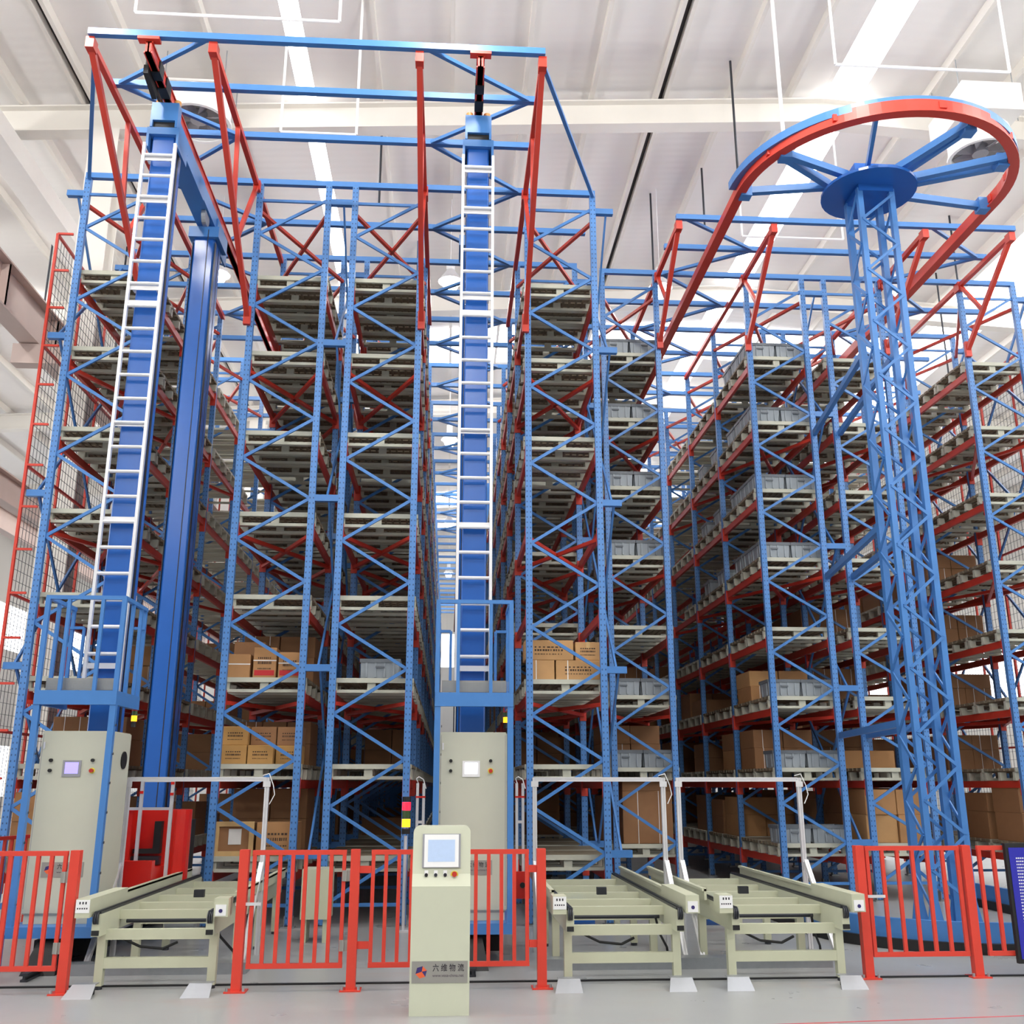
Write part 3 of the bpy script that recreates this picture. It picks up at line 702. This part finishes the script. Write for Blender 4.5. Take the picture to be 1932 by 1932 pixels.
# driver cab on the left crane, red guard boxes on the centre crane
def cab_red(X):
    c = part('driver_cab', G().box(X+.1,12.05,.62,X+.18,12.75,1.42).box(X+.18,12.2,.62,X+.62,12.26,1.42).box(X+.18,12.26,.62,X+.62,12.75,.75), CABRED, C1)
    part('cab_side', G().cyl((X+.46,12.5,.58),(X+.46,12.5,1.42),.27,24), CABRED, c)
    part('seat', G().box(X+.2,12.1,.95,X+.5,12.19,1.0).box(X+.42,12.1,1.0,X+.5,12.19,1.3), BLACK, c)
    part('cab_floor', G().box(X+.05,11.95,.5,X+.72,12.9,.58), BLACK, c)
    for x in (X+.28, X+.62): bar('cab_post', (x,11.98,.5), (x,11.98,1.75), rect(.035,.035), ALU, C1)
    bar('cab_rail', (X+.28,11.98,1.75), (X+.62,11.98,1.75), rect(.035,.035), ALU, C1); bar('cab_rail', (X-.05,12.0,1.44), (X+.62,12.0,1.44), rect(.03,.03), ALU, C1)
    for p in ((X+.28,11.955,1.62),(X+.62,11.955,1.72),(X+.62,11.955,1.6)): part('red_tie', G().box(p[0]-.02,p[1]-.002,p[2]-.015,p[0]+.02,p[1]+.005,p[2]+.015), CABRED, C1)
    part('curved_shell', G().cyl((X+.5,12.85,.6),(X+.5,12.85,1.3),.2,16), BLACK, c)
cab_red(-3.75)
for s in (-1, 1):
    x = .262+s*.56
    part('carriage_guard', G().box(x-.1,11.55,.5,x+.1,11.6,.78), CABRED, C2)
    part('guard_knob', G().cyl((x+s*.02,11.53,.64),(x+s*.02,11.55,.64),.03,12), BLACK, C2)
    for dx in (-.035, .035): bar('guard_profile', (x+dx,11.66,.5), (x+dx,11.66,1.72), rect(.03,.03), ALU, C2)
    bar('guard_profile', (x-.035,11.66,1.3), (x+.035,11.66,1.3), rect(.03,.03), ALU, C2)
    part('red_tie', G().box(x-.055,11.642,1.56,x+.055,11.646,1.58), CABRED, C2)
    part('cable_loop', G().tube([(x-.03,11.66,1.72),(x-.05,11.64,1.77),(x-.02,11.62,1.79),(x+.03,11.62,1.76),(x+.06,11.63,1.66)], .006), WHITE, C2)
for X, lab, lean in ((-3.75, 'red top guide rail of the left crane with black busbar cover', 1), (.262, 'red top guide rail of the centre crane with black bands', 0)):
    t = thing('guide_rail', lab, 'rail', (X,10.3,10.2), 'top guide rails')
    part('rail_beam', G().prof(isec(.1,.17,.02), (X,10.3,10.29), (X,57,10.29)).box(X-.035,10.3,10.205,X+.035,57,10.37), RED, t)
    part('hanger_plate', G().box(X-.13,10.26,10.38,X+.13,10.36,10.42), RED, t)
    for a, b in ((10.62,10.78),(10.92,11.12)): part('black_band', G().box(X-.056,a,10.19,X+.056,b,10.375), BLACK, t)
    if lean: part('busbar_cover', G().box(X-.12,10.6,10.2,X-.1,11.3,10.36).quadbox([(X-.12,10.55,10.12),(X-.06,10.55,10.12),(X-.06,10.95,10.05),(X-.12,10.95,10.05),(X-.12,10.55,10.24),(X-.06,10.55,10.24),(X-.06,10.95,10.24),(X-.12,10.95,10.24)]), BLACK, t)
    t = thing('floor_rail', 'steel floor rail under the %s crane' % ('left' if lean else 'centre'), 'rail', (X,10.6,0), 'crane floor rails')
    part('rail_head', G().prof(isec(.06,.07,.02), (X,9.9,.036), (X,57,.036)), STEEL, t)
    part('end_stop', G().quadbox([(X-.16,10.2,0),(X+.16,10.2,0),(X+.16,10.5,0),(X-.16,10.5,0),(X-.1,10.42,.28),(X+.1,10.42,.28),(X+.1,10.5,.28),(X-.1,10.5,.28)]), BLACK, t)

# ------------------------------------------------------------------ curved rail and lattice tower
CX, CY, CR = 6.06, 12.5, 1.92
def upath(R, yend, n_=40):
    p = [(CX-R, yend, 0)]+[(CX-R, yend+(CY-yend)*k/8, 0) for k in range(1, 8)]
    for k in range(n_+1):
        a = math.pi+math.pi*k/n_; p.append((CX+R*math.cos(a), CY+R*math.sin(a), 0))
    p += [(CX+R, CY+(yend-CY)*k/8, 0) for k in range(1, 9)]
    return p
t = thing('curved_rail', 'red and blue horseshoe overhead rail at upper right', 'rail', (CX,CY,10.0))
pth = [(a,b,10.14) for a,b,c in upath(CR, 40)]
part('rail_web', G().sweep(pth, [(-.035,-.09),(.035,-.09),(.035,.09),(-.035,.09)]), RED, t)
part('rail_flange', G().sweep(pth, [(-.07,-.11),(.07,-.11),(.07,-.09),(-.07,-.09)]), RED, t)
arc = [(CX+(CR+.09)*math.cos(math.pi+math.pi*k/40), CY+.12+(CR+.09)*math.sin(math.pi+math.pi*k/40), 10.23) for k in range(41)]
part('ring_channel', G().sweep(arc, [(-.05,-.06),(.05,-.06),(.05,.06),(-.05,.06)]), BLUE, t)
for a in (205, 235, 275, 315, 345, 2):
    x, y = CX+CR*math.cos(math.radians(a)), CY+CR*math.sin(math.radians(a))
    part('clip', G().box(x-.05,y-.05,10.1,x+.05,y+.05,10.2), RED, t)
TX, TY = 5.91, 12.2
t = thing('lattice_tower', 'blue lattice tower carrying the curved overhead rail on spoked arms', 'tower', (TX,TY,0))
hx, hy = .23, .2
for sx in (-1, 1):
    for sy in (-1, 1): bar('leg', (TX+sx*hx,TY+sy*hy,.12), (TX+sx*hx,TY+sy*hy,9.85), angl(.085,.018) if sy > 0 else rect(.075,.075), BLUE, t)
NZ = 24; dz = 9.4/NZ
for k in range(NZ):
    za, zc = .35+k*dz, .35+(k+1)*dz; s = 1 if k % 2 else -1
    for yy in (-hy-.04, hy+.04): bar('lacing', (TX-s*hx,TY+yy,za), (TX+s*hx,TY+yy,zc), rect(.018,.036), BLUE, t)
    for xx in (-hx-.045, hx+.045): bar('lacing', (TX+xx,TY+s*hy,za), (TX+xx,TY-s*hy,zc), rect(.018,.04), BLUE, t)
part('head_plate', G().cyl((TX,TY,9.9),(TX,TY,9.94),.66,32), DBLUE, t)
part('head_block', G().box(TX-.3,TY-.3,9.94,TX+.3,TY+.3,10.2).box(TX-.25,TY-.25,9.8,TX+.25,TY+.25,9.9), DBLUE, t)
for (p, q, w_) in (((5.62,12.3),(4.16,12.55),.09), ((5.6,12.45),(4.42,11.62),.09), ((5.55,12.05),(4.42,11.58),.09), ((5.8,11.95),(5.42,10.72),.05), ((6.05,12.15),(6.72,10.82),.09), ((6.2,12.25),(6.8,10.86),.06), ((6.2,12.2),(7.6,11.5),.09), ((6.2,12.35),(7.68,11.68),.09), ((6.2,12.45),(7.92,12.7),.09)):
    bar('arm', (p[0],p[1],10.1), (q[0],q[1],10.1), rect(w_,.1), BLUE, t)
for x, y in ((4.22,12.55),(4.5,11.62),(6.74,10.92),(7.58,11.62),(7.88,12.68)):
    part('arm_bracket', G().box(x-.08,y-.08,10.0,x+.08,y+.08,10.2), BLUE, t)
for z in (7.5, 5.0, 2.45):
    bar('tie_beam', (TX-hx,TY+hy,z), (6.16,15.6,z), rect(.07,.09), BLUE, t); bar('tie_beam', (TX+hx,TY+hy,z), (6.6,15.6,z), rect(.07,.09), BLUE, t)
for sx in (-1, 1):
    for sy in (-1, 1):
        x, y = TX+sx*hx, TY+sy*hy
        part('foot', G().box(x-.14,y-.14,.001,x+.14,y+.14,.03).quadbox([(x-.12,y-.01,.03),(x+.12,y-.01,.03),(x+.12,y+.01,.03),(x-.12,y+.01,.03),(x-.05,y-.01,.4),(x+.05,y-.01,.4),(x+.05,y+.01,.4),(x-.05,y+.01,.4)]), BLUE, t)
t = thing('floor_ring', 'blue curved floor kerb with black base around the lattice tower', 'kerb', (CX,CY,0))
pth = upath(1.7, 15.2)
part('ring_plate', G().sweep(pth, [(-.02,.11),(.04,.11),(.04,.31),(-.02,.31)]), BLUE, t)
part('ring_base', G().sweep(pth, [(-.08,.001),(.1,.001),(.1,.11),(-.08,.11)]), BLACK, t)

# ------------------------------------------------------------------ fences
def panel(x0, x1, y, nb, label, hinge=None, latch=None):
    t = thing('safety_fence', label, 'fence', ((x0+x1)/2,y,0), 'red fence panels')
    for z in (.2, 1.125): bar('rail', (x0,y,z), (x1,y,z), rect(.035,.04), FRED, t)
    for k in range(nb):
        x = x0+.018+(x1-x0-.036)*k/(nb-1); bar('bar', (x,y,.22), (x,y,1.105), rect(.032,.03), FRED, t)
    if hinge:
        for z in (.36, .93): part('hinge', G().box(hinge-.035,y-.028,z-.045,hinge+.035,y-.018,z+.045).cyl((hinge,y-.03,z-.045),(hinge,y-.03,z+.045),.01,8), PLATE, t)
    if latch: part('latch', G().box(latch-.1,y-.03,.69,latch+.12,y-.02,.715).cyl((latch-.08,y-.034,.7),(latch-.08,y-.03,.7),.01,8), ALU, t)
    return t
def post(x, y, label):
    t = thing('fence_post', label, 'post', (x,y,0), 'red fence posts')
    part('shaft', G().box(x-.04,y-.04,.012,x+.04,y+.04,1.15), FRED, t)
    part('foot_plate', G().box(x-.09,y-.08,0,x+.09,y+.08,.012), FRED, t)
    part('anchor_bolt', G().cyl((x-.07,y-.05,.012),(x-.07,y-.05,.04),.012,8).cyl((x+.07,y-.05,.012),(x+.07,y-.05,.04),.012,8), GALV, t)
FY, FY2 = 9.36, 9.62
panel(-4.6,-3.29,FY,12,'red gate panel at the left edge of the picture',hinge=-3.29)
post(-3.22,FY,'red fence post left of the left conveyor')
panel(-1.7,-.88,FY,8,'red gate between the left conveyor and the kiosk',hinge=-.875,latch=-1.72)
post(-1.77,FY,'red fence post right of the left conveyor'); post(-.8,FY,'red fence post left of the kiosk')
kp_ = panel(-.66,.74,FY,13,'red fence panel standing behind the cream kiosk')
post(.85,FY,'red fence post left of the middle conveyor')
for x0, x1 in ((-.76,-.66), (.74,.81)):
    for z in (.36, .98): part('bracket_plate', G().box(x0,FY-.012,z-.03,x1,FY+.012,z+.03), FRED, kp_)
panel(3.93,4.84,FY2,7,'red gate right of the right conveyor',latch=3.96)
post(3.87,FY2,'red fence post right of the right conveyor'); post(4.9,FY2,'red fence post beside the blue sign')
panel(5.02,6.7,FY2,13,'red fence panel behind the blue sign at right edge')
# rear side fence at left
t = thing('safety_fence', 'darker red rear fence running back beside the left crane', 'fence', (-4.9,12.4,0), 'red fence panels')
for z in (.15, 1.12): bar('rail', (-5.3,10.8,z), (-4.75,13.1,z), rect(.035,.04), RED, t)
for k in range(20): x, y = -5.3+.55*k/19, 10.8+2.3*k/19; bar('bar', (x,y,.16), (x,y,1.1), rect(.03,.03), RED, t)
solo('kerb_block', G().box(-5.1,9.75,0,-4.25,10.2,.02).box(-5.1,9.8,.02,-4.06,10.15,.36), DBLUE, 'blue kerb block behind the gate at the left edge', 'kerb')
# blue sign board
t = thing('notice_board', 'blue notice board with white lines of text in a black frame', 'sign', (5.9,FY2-.06,.1))
part('frame', G().box(5.26,FY2-.075,.12,6.5,FY2-.03,1.17), BLACK, t)
part('board', G().box(5.29,FY2-.08,.16,6.47,FY2-.0755,1.13), SIGNB, t)
g = G(); r = random.Random(5)
for k in range(30):
    x = 5.35; z = 1.03-k*.028
    e = 6.35 if k > 5 else 5.45+.25*(k % 3)
    while x < e: ww = r.uniform(.008, .016); g.box(x,FY2-.0815,z,x+ww,FY2-.0805,z+.012); x += ww+.006
g.box(5.72,FY2-.0815,1.075,5.76,FY2-.0805,1.11).box(5.78,FY2-.0815,1.075,5.82,FY2-.0805,1.11).box(5.84,FY2-.0815,1.075,5.88,FY2-.0805,1.11)
tag(part('printed_lines', g, WHITE, t), kind='stuff')

# ------------------------------------------------------------------ kiosk
KX0, KX1, KY = -.265, .195, 8.33
t = thing('control_kiosk', 'cream floor standing control kiosk with touch screen in front of fence', 'kiosk', ((KX0+KX1)/2,KY+.15,0))
def kbody():
    b = bmesh.new(); xm = (KX0+KX1)/2; off = wl(t)
    side = [(0,0),(0,.93),(.05,1.02),(.12,1.38),(.3,1.38),(.3,0)]
    vs = [[b.verts.new((x-off.x, KY+a-off.y, z-off.z)) for a, z in side] for x in (KX0, KX1)]
    k = len(side)
    b.faces.new(vs[0]); b.faces.new(list(reversed(vs[1])))
    for i in range(k): j = (i+1) % k; b.faces.new((vs[0][j], vs[0][i], vs[1][i], vs[1][j]))
    bmesh.ops.recalc_face_normals(b, faces=b.faces)
    ed = [e for e in b.edges if abs(e.verts[0].co.z-e.verts[1].co.z) < 1e-6 and abs(e.verts[0].co.x-e.verts[1].co.x) < 1e-6 and e.verts[0].co.z+off.z > 1.3]
    bmesh.ops.bevel(b, geom=ed, offset=.05, segments=6, affect='EDGES', profile=.5)
    me = bpy.data.meshes.new('body'); b.to_mesh(me); b.free(); return me
obj('body', kbody(), t, wl(t), m=KIOSK)
def kp(z, d=0):   # point on the sloping face
    return KY+.05+(z-1.02)*(.07/.36)-d
def kface(name, x0, x1, z0, z1, d0, d1, m, parent):
    return part(name, G().quadbox([(x0,kp(z0,d1),z0),(x1,kp(z0,d1),z0),(x1,kp(z0,d0),z0),(x0,kp(z0,d0),z0),(x0,kp(z1,d1),z1),(x1,kp(z1,d1),z1),(x1,kp(z1,d0),z1),(x0,kp(z1,d0),z1)]), m, parent)
bz = kface('screen_frame', -.19, .115, 1.065, 1.32, -.002, .014, GREYF, t)
kface('screen_bezel', -.175, .1, 1.07, 1.315, .0141, .017, WHITE, bz)
kface('screen', -.145, .07, 1.11, 1.275, .0171, .018, SCRB, bz)
for x, m_ in ((-.155,BLACK),(-.08,STEEL),(-.005,INK)):
    bt = kface('button_holder', x-.015, x+.015, 1.0, 1.045, -.004, .006, WHITE, t)
    part('button', G().cyl((x,kp(1.015,.02),1.012),(x,kp(1.015,0),1.012),.0135,14), m_, bt)
rg = part('button_ring', G().cyl((.068,kp(1.015,.008),1.012),(.068,kp(1.015,-.01),1.012),.03,20), YEL, t)
part('emergency_stop', G().cyl((.068,kp(1.015,.035),1.018),(.068,kp(1.015,.009),1.018),.02,16), REDB, rg)
nameplate(t, (KX0+KX1)/2, KY, .31, .43, .155)

# ------------------------------------------------------------------ conveyors, gantries, sensor wedges
def conveyor(x0, x1, y0, y1, label, cover, wedge):
    t = thing('chain_conveyor', label, 'conveyor', ((x0+x1)/2,y0,0), 'chain conveyors')
    Z = .65
    for x, s in ((x0,-1),(x1,1)):
        part('side_rail', G().box(x-.035,y0,Z-.2,x+.035,y1,Z-.02), CONV, t)
        part('chain_track', G().box(x-.028,y0+.02,Z-.02,x-.018,y1,Z).box(x+.018,y0+.02,Z-.02,x+.028,y1,Z).box(x-.012,y0-.02,Z-.015,x+.012,y1,Z+.006), STEEL, t)
        for dx in (-.016, 0, .016): part('sprocket', G().cyl((x+dx-.005,y0+.005,Z-.05),(x+dx+.005,y0+.005,Z-.05),.052,16), STEEL, t)
        part('sprocket_pocket', G().box(x-.03,y0-.012,Z-.19,x+.03,y0+.0,Z-.15), BLACK, t)
        for y in (y0+.22, y0+1.25, y0+2.35, y1-.15):
            part('leg', G().box(x-.035,y-.035,.03,x+.035,y+.035,Z-.2), CONV, t)
            part('levelling_foot', G().cyl((x,y,0),(x,y,.03),.035,10), STEEL, t)
        xo = x+s*.075
        part('guide_rail', G().box(xo-.012,y0+.75,Z-.02,xo+.012,y1-.1,Z+.08).box(xo-.03,y0+.75,Z+.06,xo+.012,y1-.1,Z+.085), CONV, t)
    xi = (x0+.035, x1-.035)
    for k, y in enumerate((y0+.55, y0+1.15, y0+1.8, y0+2.5, y1-.35)): part('cross_member', G().box(xi[0],y-.03,Z-.12,xi[1],y+.03,Z-.045), CONV, t)
    for z in (.4, .17): part('end_member', G().box(xi[0],y0+.19,z,xi[1],y0+.25,z+.085), CONV, t)
    part('end_member', G().box(xi[0],y0+1.22,.4,xi[1],y0+1.28,.5), CONV, t)
    part('roller_bar', G().cyl((xi[0],y0+.75,Z-.16),(xi[1],y0+.75,Z-.16),.02,10), STEEL, t)
    part('sensor', G().box((x0+x1)/2-.03,y0+1.5,Z-.04,(x0+x1)/2+.07,y0+1.56,Z+.03), STEEL, t)
    part('motor', G().cyl((x0+.15,y0+1.7,.36),(x0+.45,y0+1.7,.36),.08,16).box(x0+.2,y0+1.6,.42,x0+.35,y0+1.8,.5), GALV if cover < 0 else DBLUE, t)
    for s, full in ((cover, 1), (-cover, 0)):
        x = (x0-.1) if s < 0 else (x1+.1)
        L = .95 if full else .12
        c = part('chain_cover', G().box(x-.06,y0-.08,Z-.04,x+.06,y0+L,Z+.11), CONV, t)
        if s < 0:
            lp = part('number_plate', G().box(x-.058,y0-.086,Z-.0,x+.058,y0-.0805,Z+.105), WHITE, c)
            g = G()
            for k in range(3): g.box(x-.03+k*.025,y0-.0868,Z+.07,x-.018+k*.025,y0-.0862,Z+.09)
            for k in range(5): g.box(x-.045+k*.019,y0-.0868,Z+.03,x-.034+k*.019,y0-.0862,Z+.042)
            part('plate_marks', g, INK, lp)
        else:
            lp = part('reflector', G().box(x-.045,y0-.088,Z-.03,x+.045,y0-.0805,Z+.06), WHITE, c)
            part('reflector_lens', G().cyl((x,y0-.092,Z+.01),(x,y0-.0885,Z+.01),.016,12), LBLU, lp)
    part('hanging_cable', G().tube([(x0+.05,y0+.27,.42),(x0+.15,y0+.28,.4),(x0+.3,y0+.3,.33),(x0+.5,y0+.3,.31),(x0+.62,y0+.32,.36)], .012), BLACK, t)
    part('floor_cable', G().tube([(x1-.1,y0+.6,.5),(x1-.05,y0+.7,.35),(x1+.05,y0+.85,.2),(x1+.08,y0+.9,.02)], .012), BLACK, t)
    for i, x in enumerate((x0, x1)):
        wt = thing('sensor_cover', 'bent galvanised cover plate on floor before %s, %s one' % (wedge, 'left' if i == 0 else 'right'), 'cover', (x-.03,y0-.1,0), 'bent cover plates on floor')
        xx = x-.03
        part('plate', G().quadbox([(xx-.13,y0-.2,0),(xx+.11,y0-.2,0),(xx+.11,y0-.19,0),(xx-.13,y0-.19,0),(xx-.09,y0-.07,.09),(xx+.1,y0-.07,.09),(xx+.1,y0-.06,.09),(xx-.09,y0-.06,.09)]).quadbox([(xx-.09,y0-.07,.085),(xx+.1,y0-.07,.085),(xx+.1,y0+.02,.085),(xx-.09,y0+.02,.085),(xx-.09,y0-.07,.092),(xx+.1,y0-.07,.092),(xx+.1,y0+.02,.092),(xx-.09,y0+.02,.092)]), SHEET, wt)
        part('inner_block', G().box(xx-.06,y0-.05,0,xx+.07,y0+.02,.08), BLACK, wt)
CV = [(-2.98,-2.02,'cream chain conveyor in front of the left aisle',-1,'the left conveyor'), (1.1,2.08,'cream chain conveyor right of the kiosk',1,'the middle conveyor'), (2.58,3.58,'cream chain conveyor beside the right gate',1,'the right conveyor')]
for x0, x1, lab, cv, wd in CV: conveyor(x0, x1, 9.32, 12.95, lab, cv, wd)
alup = [(-.022,-.022),(-.006,-.022),(-.006,-.014),(.006,-.014),(.006,-.022),(.022,-.022),(.022,-.006),(.014,-.006),(.014,.006),(.022,.006),(.022,.022),(.006,.022),(.006,.014),(-.006,.014),(-.006,.022),(-.022,.022),(-.022,.006),(-.014,.006),(-.014,-.006),(-.022,-.006)]
alup = [(a*1.05, b*1.05) for a, b in alup]
for (x0, x1, wd) in ((-3.42,-1.95,'left conveyor'), (.96,2.39,'middle conveyor'), (2.56,3.93,'right conveyor')):
    t = thing('profile_gantry', 'slotted aluminium profile gantry frame over the %s' % wd, 'frame', ((x0+x1)/2,11.3,0), 'aluminium gantries')
    for x in (x0, x1):
        bar('post', (x,11.3,.001), (x,11.3,1.78), alup, ALU, t); bar('brace', (x,10.5,.02), (x,11.25,.9), alup, ALU, t)
        part('corner_bracket', G().box(x-.04,11.27,1.68,x+.04,11.28,1.74), ALU, t)
    bar('header', (x0+.02,11.3,1.76), (x1-.02,11.3,1.76), alup, ALU, t)
    part('sensor_wire', G().tube([(x1-.05,11.28,1.8),(x1+.02,11.27,1.82),(x1+.07,11.27,1.7),(x1+.09,11.27,1.6),(x1+.04,11.27,1.5)], .005), WHITE, t)
for x0, x1, lab in ((-3.55,-1.85,'the left conveyor'), (.92,3.75,'the right hand conveyors')):
    solo('floor_channel', G().box(x0,10.2,0,x1,10.42,.09).box(x0,10.18,0,x1,10.2,.1), GALV, 'galvanised cable channel on the floor under %s' % lab, 'channel')
t = thing('switch_box', 'cream steel box on the floor behind the left gate', 'box', (-1.4,12.2,0))
part('body', G().box(-1.62,12.0,.25,-1.3,12.4,.78), CONV, t); part('leg', G().box(-1.6,12.05,0,-1.55,12.35,.25).box(-1.37,12.05,0,-1.32,12.35,.25), CONV, t)
# stack light
t = thing('stack_light', 'red, green and amber stack light on a pole left of centre crane', 'signal light', (-.5,12.85,0))
part('pole', G().cyl((-.5,12.85,0),(-.5,12.85,1.1),.02,12).box(-.56,12.8,0,-.44,12.9,.02), ALU, t)
for k, (z, m_) in enumerate(((1.12,BLACK),(1.2,AMB),(1.3,GRN),(1.4,REDL),(1.5,BLACK))): part('lens' if m_ not in (BLACK,) else 'cap', G().cyl((-.5,12.85,z),(-.5,12.85,z+(.095 if m_ is not BLACK else .06)),.052,18), m_, t)

# ------------------------------------------------------------------ lamps, fans, hangers in the roof
li = 0
lampn = {(-4.97,19.0): 'above the left crane aisle', (-.11,19.0): 'behind the centre mast', (4.38,18.9): 'above the third aisle', (9.6,18.6): 'beside the lattice tower head'}
rows = [(-11.0, 'added unseen row farthest behind the viewer'), (-1.0, 'added unseen row above the viewer'), (9.0, 'added unseen row above the fence'), (19.0, 'front row'), (29.0, 'second row'), (39.0, 'third row'), (49.0, 'rear row')]  # rows in front of the racks are out of view, added to brighten the near ceiling
for ri_, (y, rn) in enumerate(rows):
    for xi, x in enumerate((-9.8, -4.97, -.11, 4.38, 9.6, 14.4)):
        t = thing('pendant_lamp', 'glowing high bay pendant lamp, %s, %s from the left' % (rn, ORD[xi]), 'lamp', (x,y,11.6), 'high bay lamps')
        part('ballast', G().cyl((x,y,12.25),(x,y,12.45),.09,14), WHITE, t)
        part('shade', G().cyl((x,y,11.98),(x,y,12.25),.26,20,.08), ALU, t)
        part('bulb', G().cyl((x,y,11.78),(x,y,11.975),.12,16,.2), LAMPM, t)
        part('cable', G().cyl((x,y,12.45),(x,y,zr(x)-.02),.008,6), WHITE, t)
        ld = bpy.data.lights.new('lamp_light', 'POINT'); ld.energy = LAMP_W*(2.8 if y < 10 else 1); ld.color = (1,.97,.92); ld.shadow_soft_size = .2  # the added unseen rows burn stronger than the visible ones
        lo = bpy.data.objects.new('lamp_light', ld); COL.objects.link(lo); lo.parent = t; lo.location = (0,0,.05)
def fan(x, y, lab, boxed):
    t = thing('roof_fan', lab, 'fan', (x,y,12.75), 'roof fans')
    z0, z1 = (12.6, 13.05) if boxed else (12.75, 13.2)
    g = G(); n_ = 28
    for k in range(n_):
        a, b = 2*math.pi*k/n_, 2*math.pi*(k+1)/n_
        for (r0, r1, za, zc) in ((.5,.53,z0+.03,z1), (.5,.56,z0,z0+.05)):
            g.quadbox([(x+r0*math.cos(a),y+r0*math.sin(a),za),(x+r1*math.cos(a),y+r1*math.sin(a),za),(x+r1*math.cos(b),y+r1*math.sin(b),za),(x+r0*math.cos(b),y+r0*math.sin(b),za),(x+r0*math.cos(a),y+r0*math.sin(a),zc),(x+r1*math.cos(a),y+r1*math.sin(a),zc),(x+r1*math.cos(b),y+r1*math.sin(b),zc),(x+r0*math.cos(b),y+r0*math.sin(b),zc)])
    part('duct_ring', g, WHITE, t, smooth=False)
    part('hub', G().cyl((x,y,z0+.06),(x,y,z0+.22),.14,18), GREYF, t)
    for k in range(6):
        a = math.pi*2*k/6; d = Vector((math.cos(a), math.sin(a), 0)); n_ = Vector((-d.y, d.x, 0))
        c = Vector((x,y,z0+.14)); P = [c+d*.13-n_*.06-Vector((0,0,.05)), c+d*.48-n_*.1-Vector((0,0,.04)), c+d*.48+n_*.1+Vector((0,0,.04)), c+d*.13+n_*.06+Vector((0,0,.05))]
        part('blade', G().quadbox([tuple(p) for p in P]+[tuple(p+Vector((0,0,.012))) for p in P]), GREYF, t)
    if boxed: part('duct_box', G().box(x-.62,y-.75,z1,x+.45,y+.5,z1+.55), ROOFM, t)
    else: part('mount_plate', G().box(x-.55,y-.55,z1,x+.55,y+.55,z1+.04), ROOFM, t)
    for dx in (-.5, .5):
        for dy in (-.45, .45): part('hanger_rod', G().cyl((x+dx,y+dy,z1),(x+dx,y+dy,zr(x+dx)-.02),.01,6), GALV, t)
fan(-4.5, 15.1, 'white round roof fan behind the left crane head', False)
fan(9.4, 14.95, 'white roof fan with square duct inside the curved rail at upper right', True)
def hanger(x0, x1, y, zl, lab):
    t = thing('pipe_hanger', lab, 'pipe', ((x0+x1)/2,y,zl), 'white drop pipes')
    part('drop', G().cyl((x0,y,zl),(x0,y,zr(x0)-.01),.022,8), WHITE, t)
    part('drop', G().cyl((x1,y,zl),(x1,y,zr(x1)-.01),.022,8), WHITE, t)
    part('crossbar', G().cyl((x0,y,zl),(x1,y,zl),.022,8), WHITE, t)
hanger(-2.76,-1.59,13.5,11.5,'white U shaped drop pipe between the left and centre masts')
hanger(5.43,7.4,16.5,11.78,'white U shaped drop pipe behind the left leg of the curved rail')
hanger(5.53,8.18,12.0,11.93,'white U shaped drop pipe above the curved rail')
hanger(-4.61,-1.73,12.0,12.28,'white U shaped drop pipe near the top edge at left')
solo('drop_pipe', G().cyl((5.12,13.2,11.62),(5.12,13.2,zr(5.12)-.01),.032,10), WHITE, 'thick white pipe dropping from the roof left of the curved rail', 'pipe')
for i, (x, y, z) in enumerate(((-1.46,16.5,12.2),(-1.0,23,11.3),(-.9,21,11.4),(4.3,19.2,11.5),(5.15,18,12.9),(4.94,15,11.8),(11.3,19.5,11.4),(12.2,22,11.4),(-8.4,19,10.6),(-7.6,21,10.8))):
    solo('suspension_rod', G().cyl((x,y,z),(x,y,zr(x)-.01),.022,8), STEEL, 'dark thin rod hanging from the roof, %s of ten from the left' % (['third','fourth','fifth','sixth','eighth','seventh','ninth','rightmost','leftmost','second'][i]), 'rod', 'dark hanging rods')
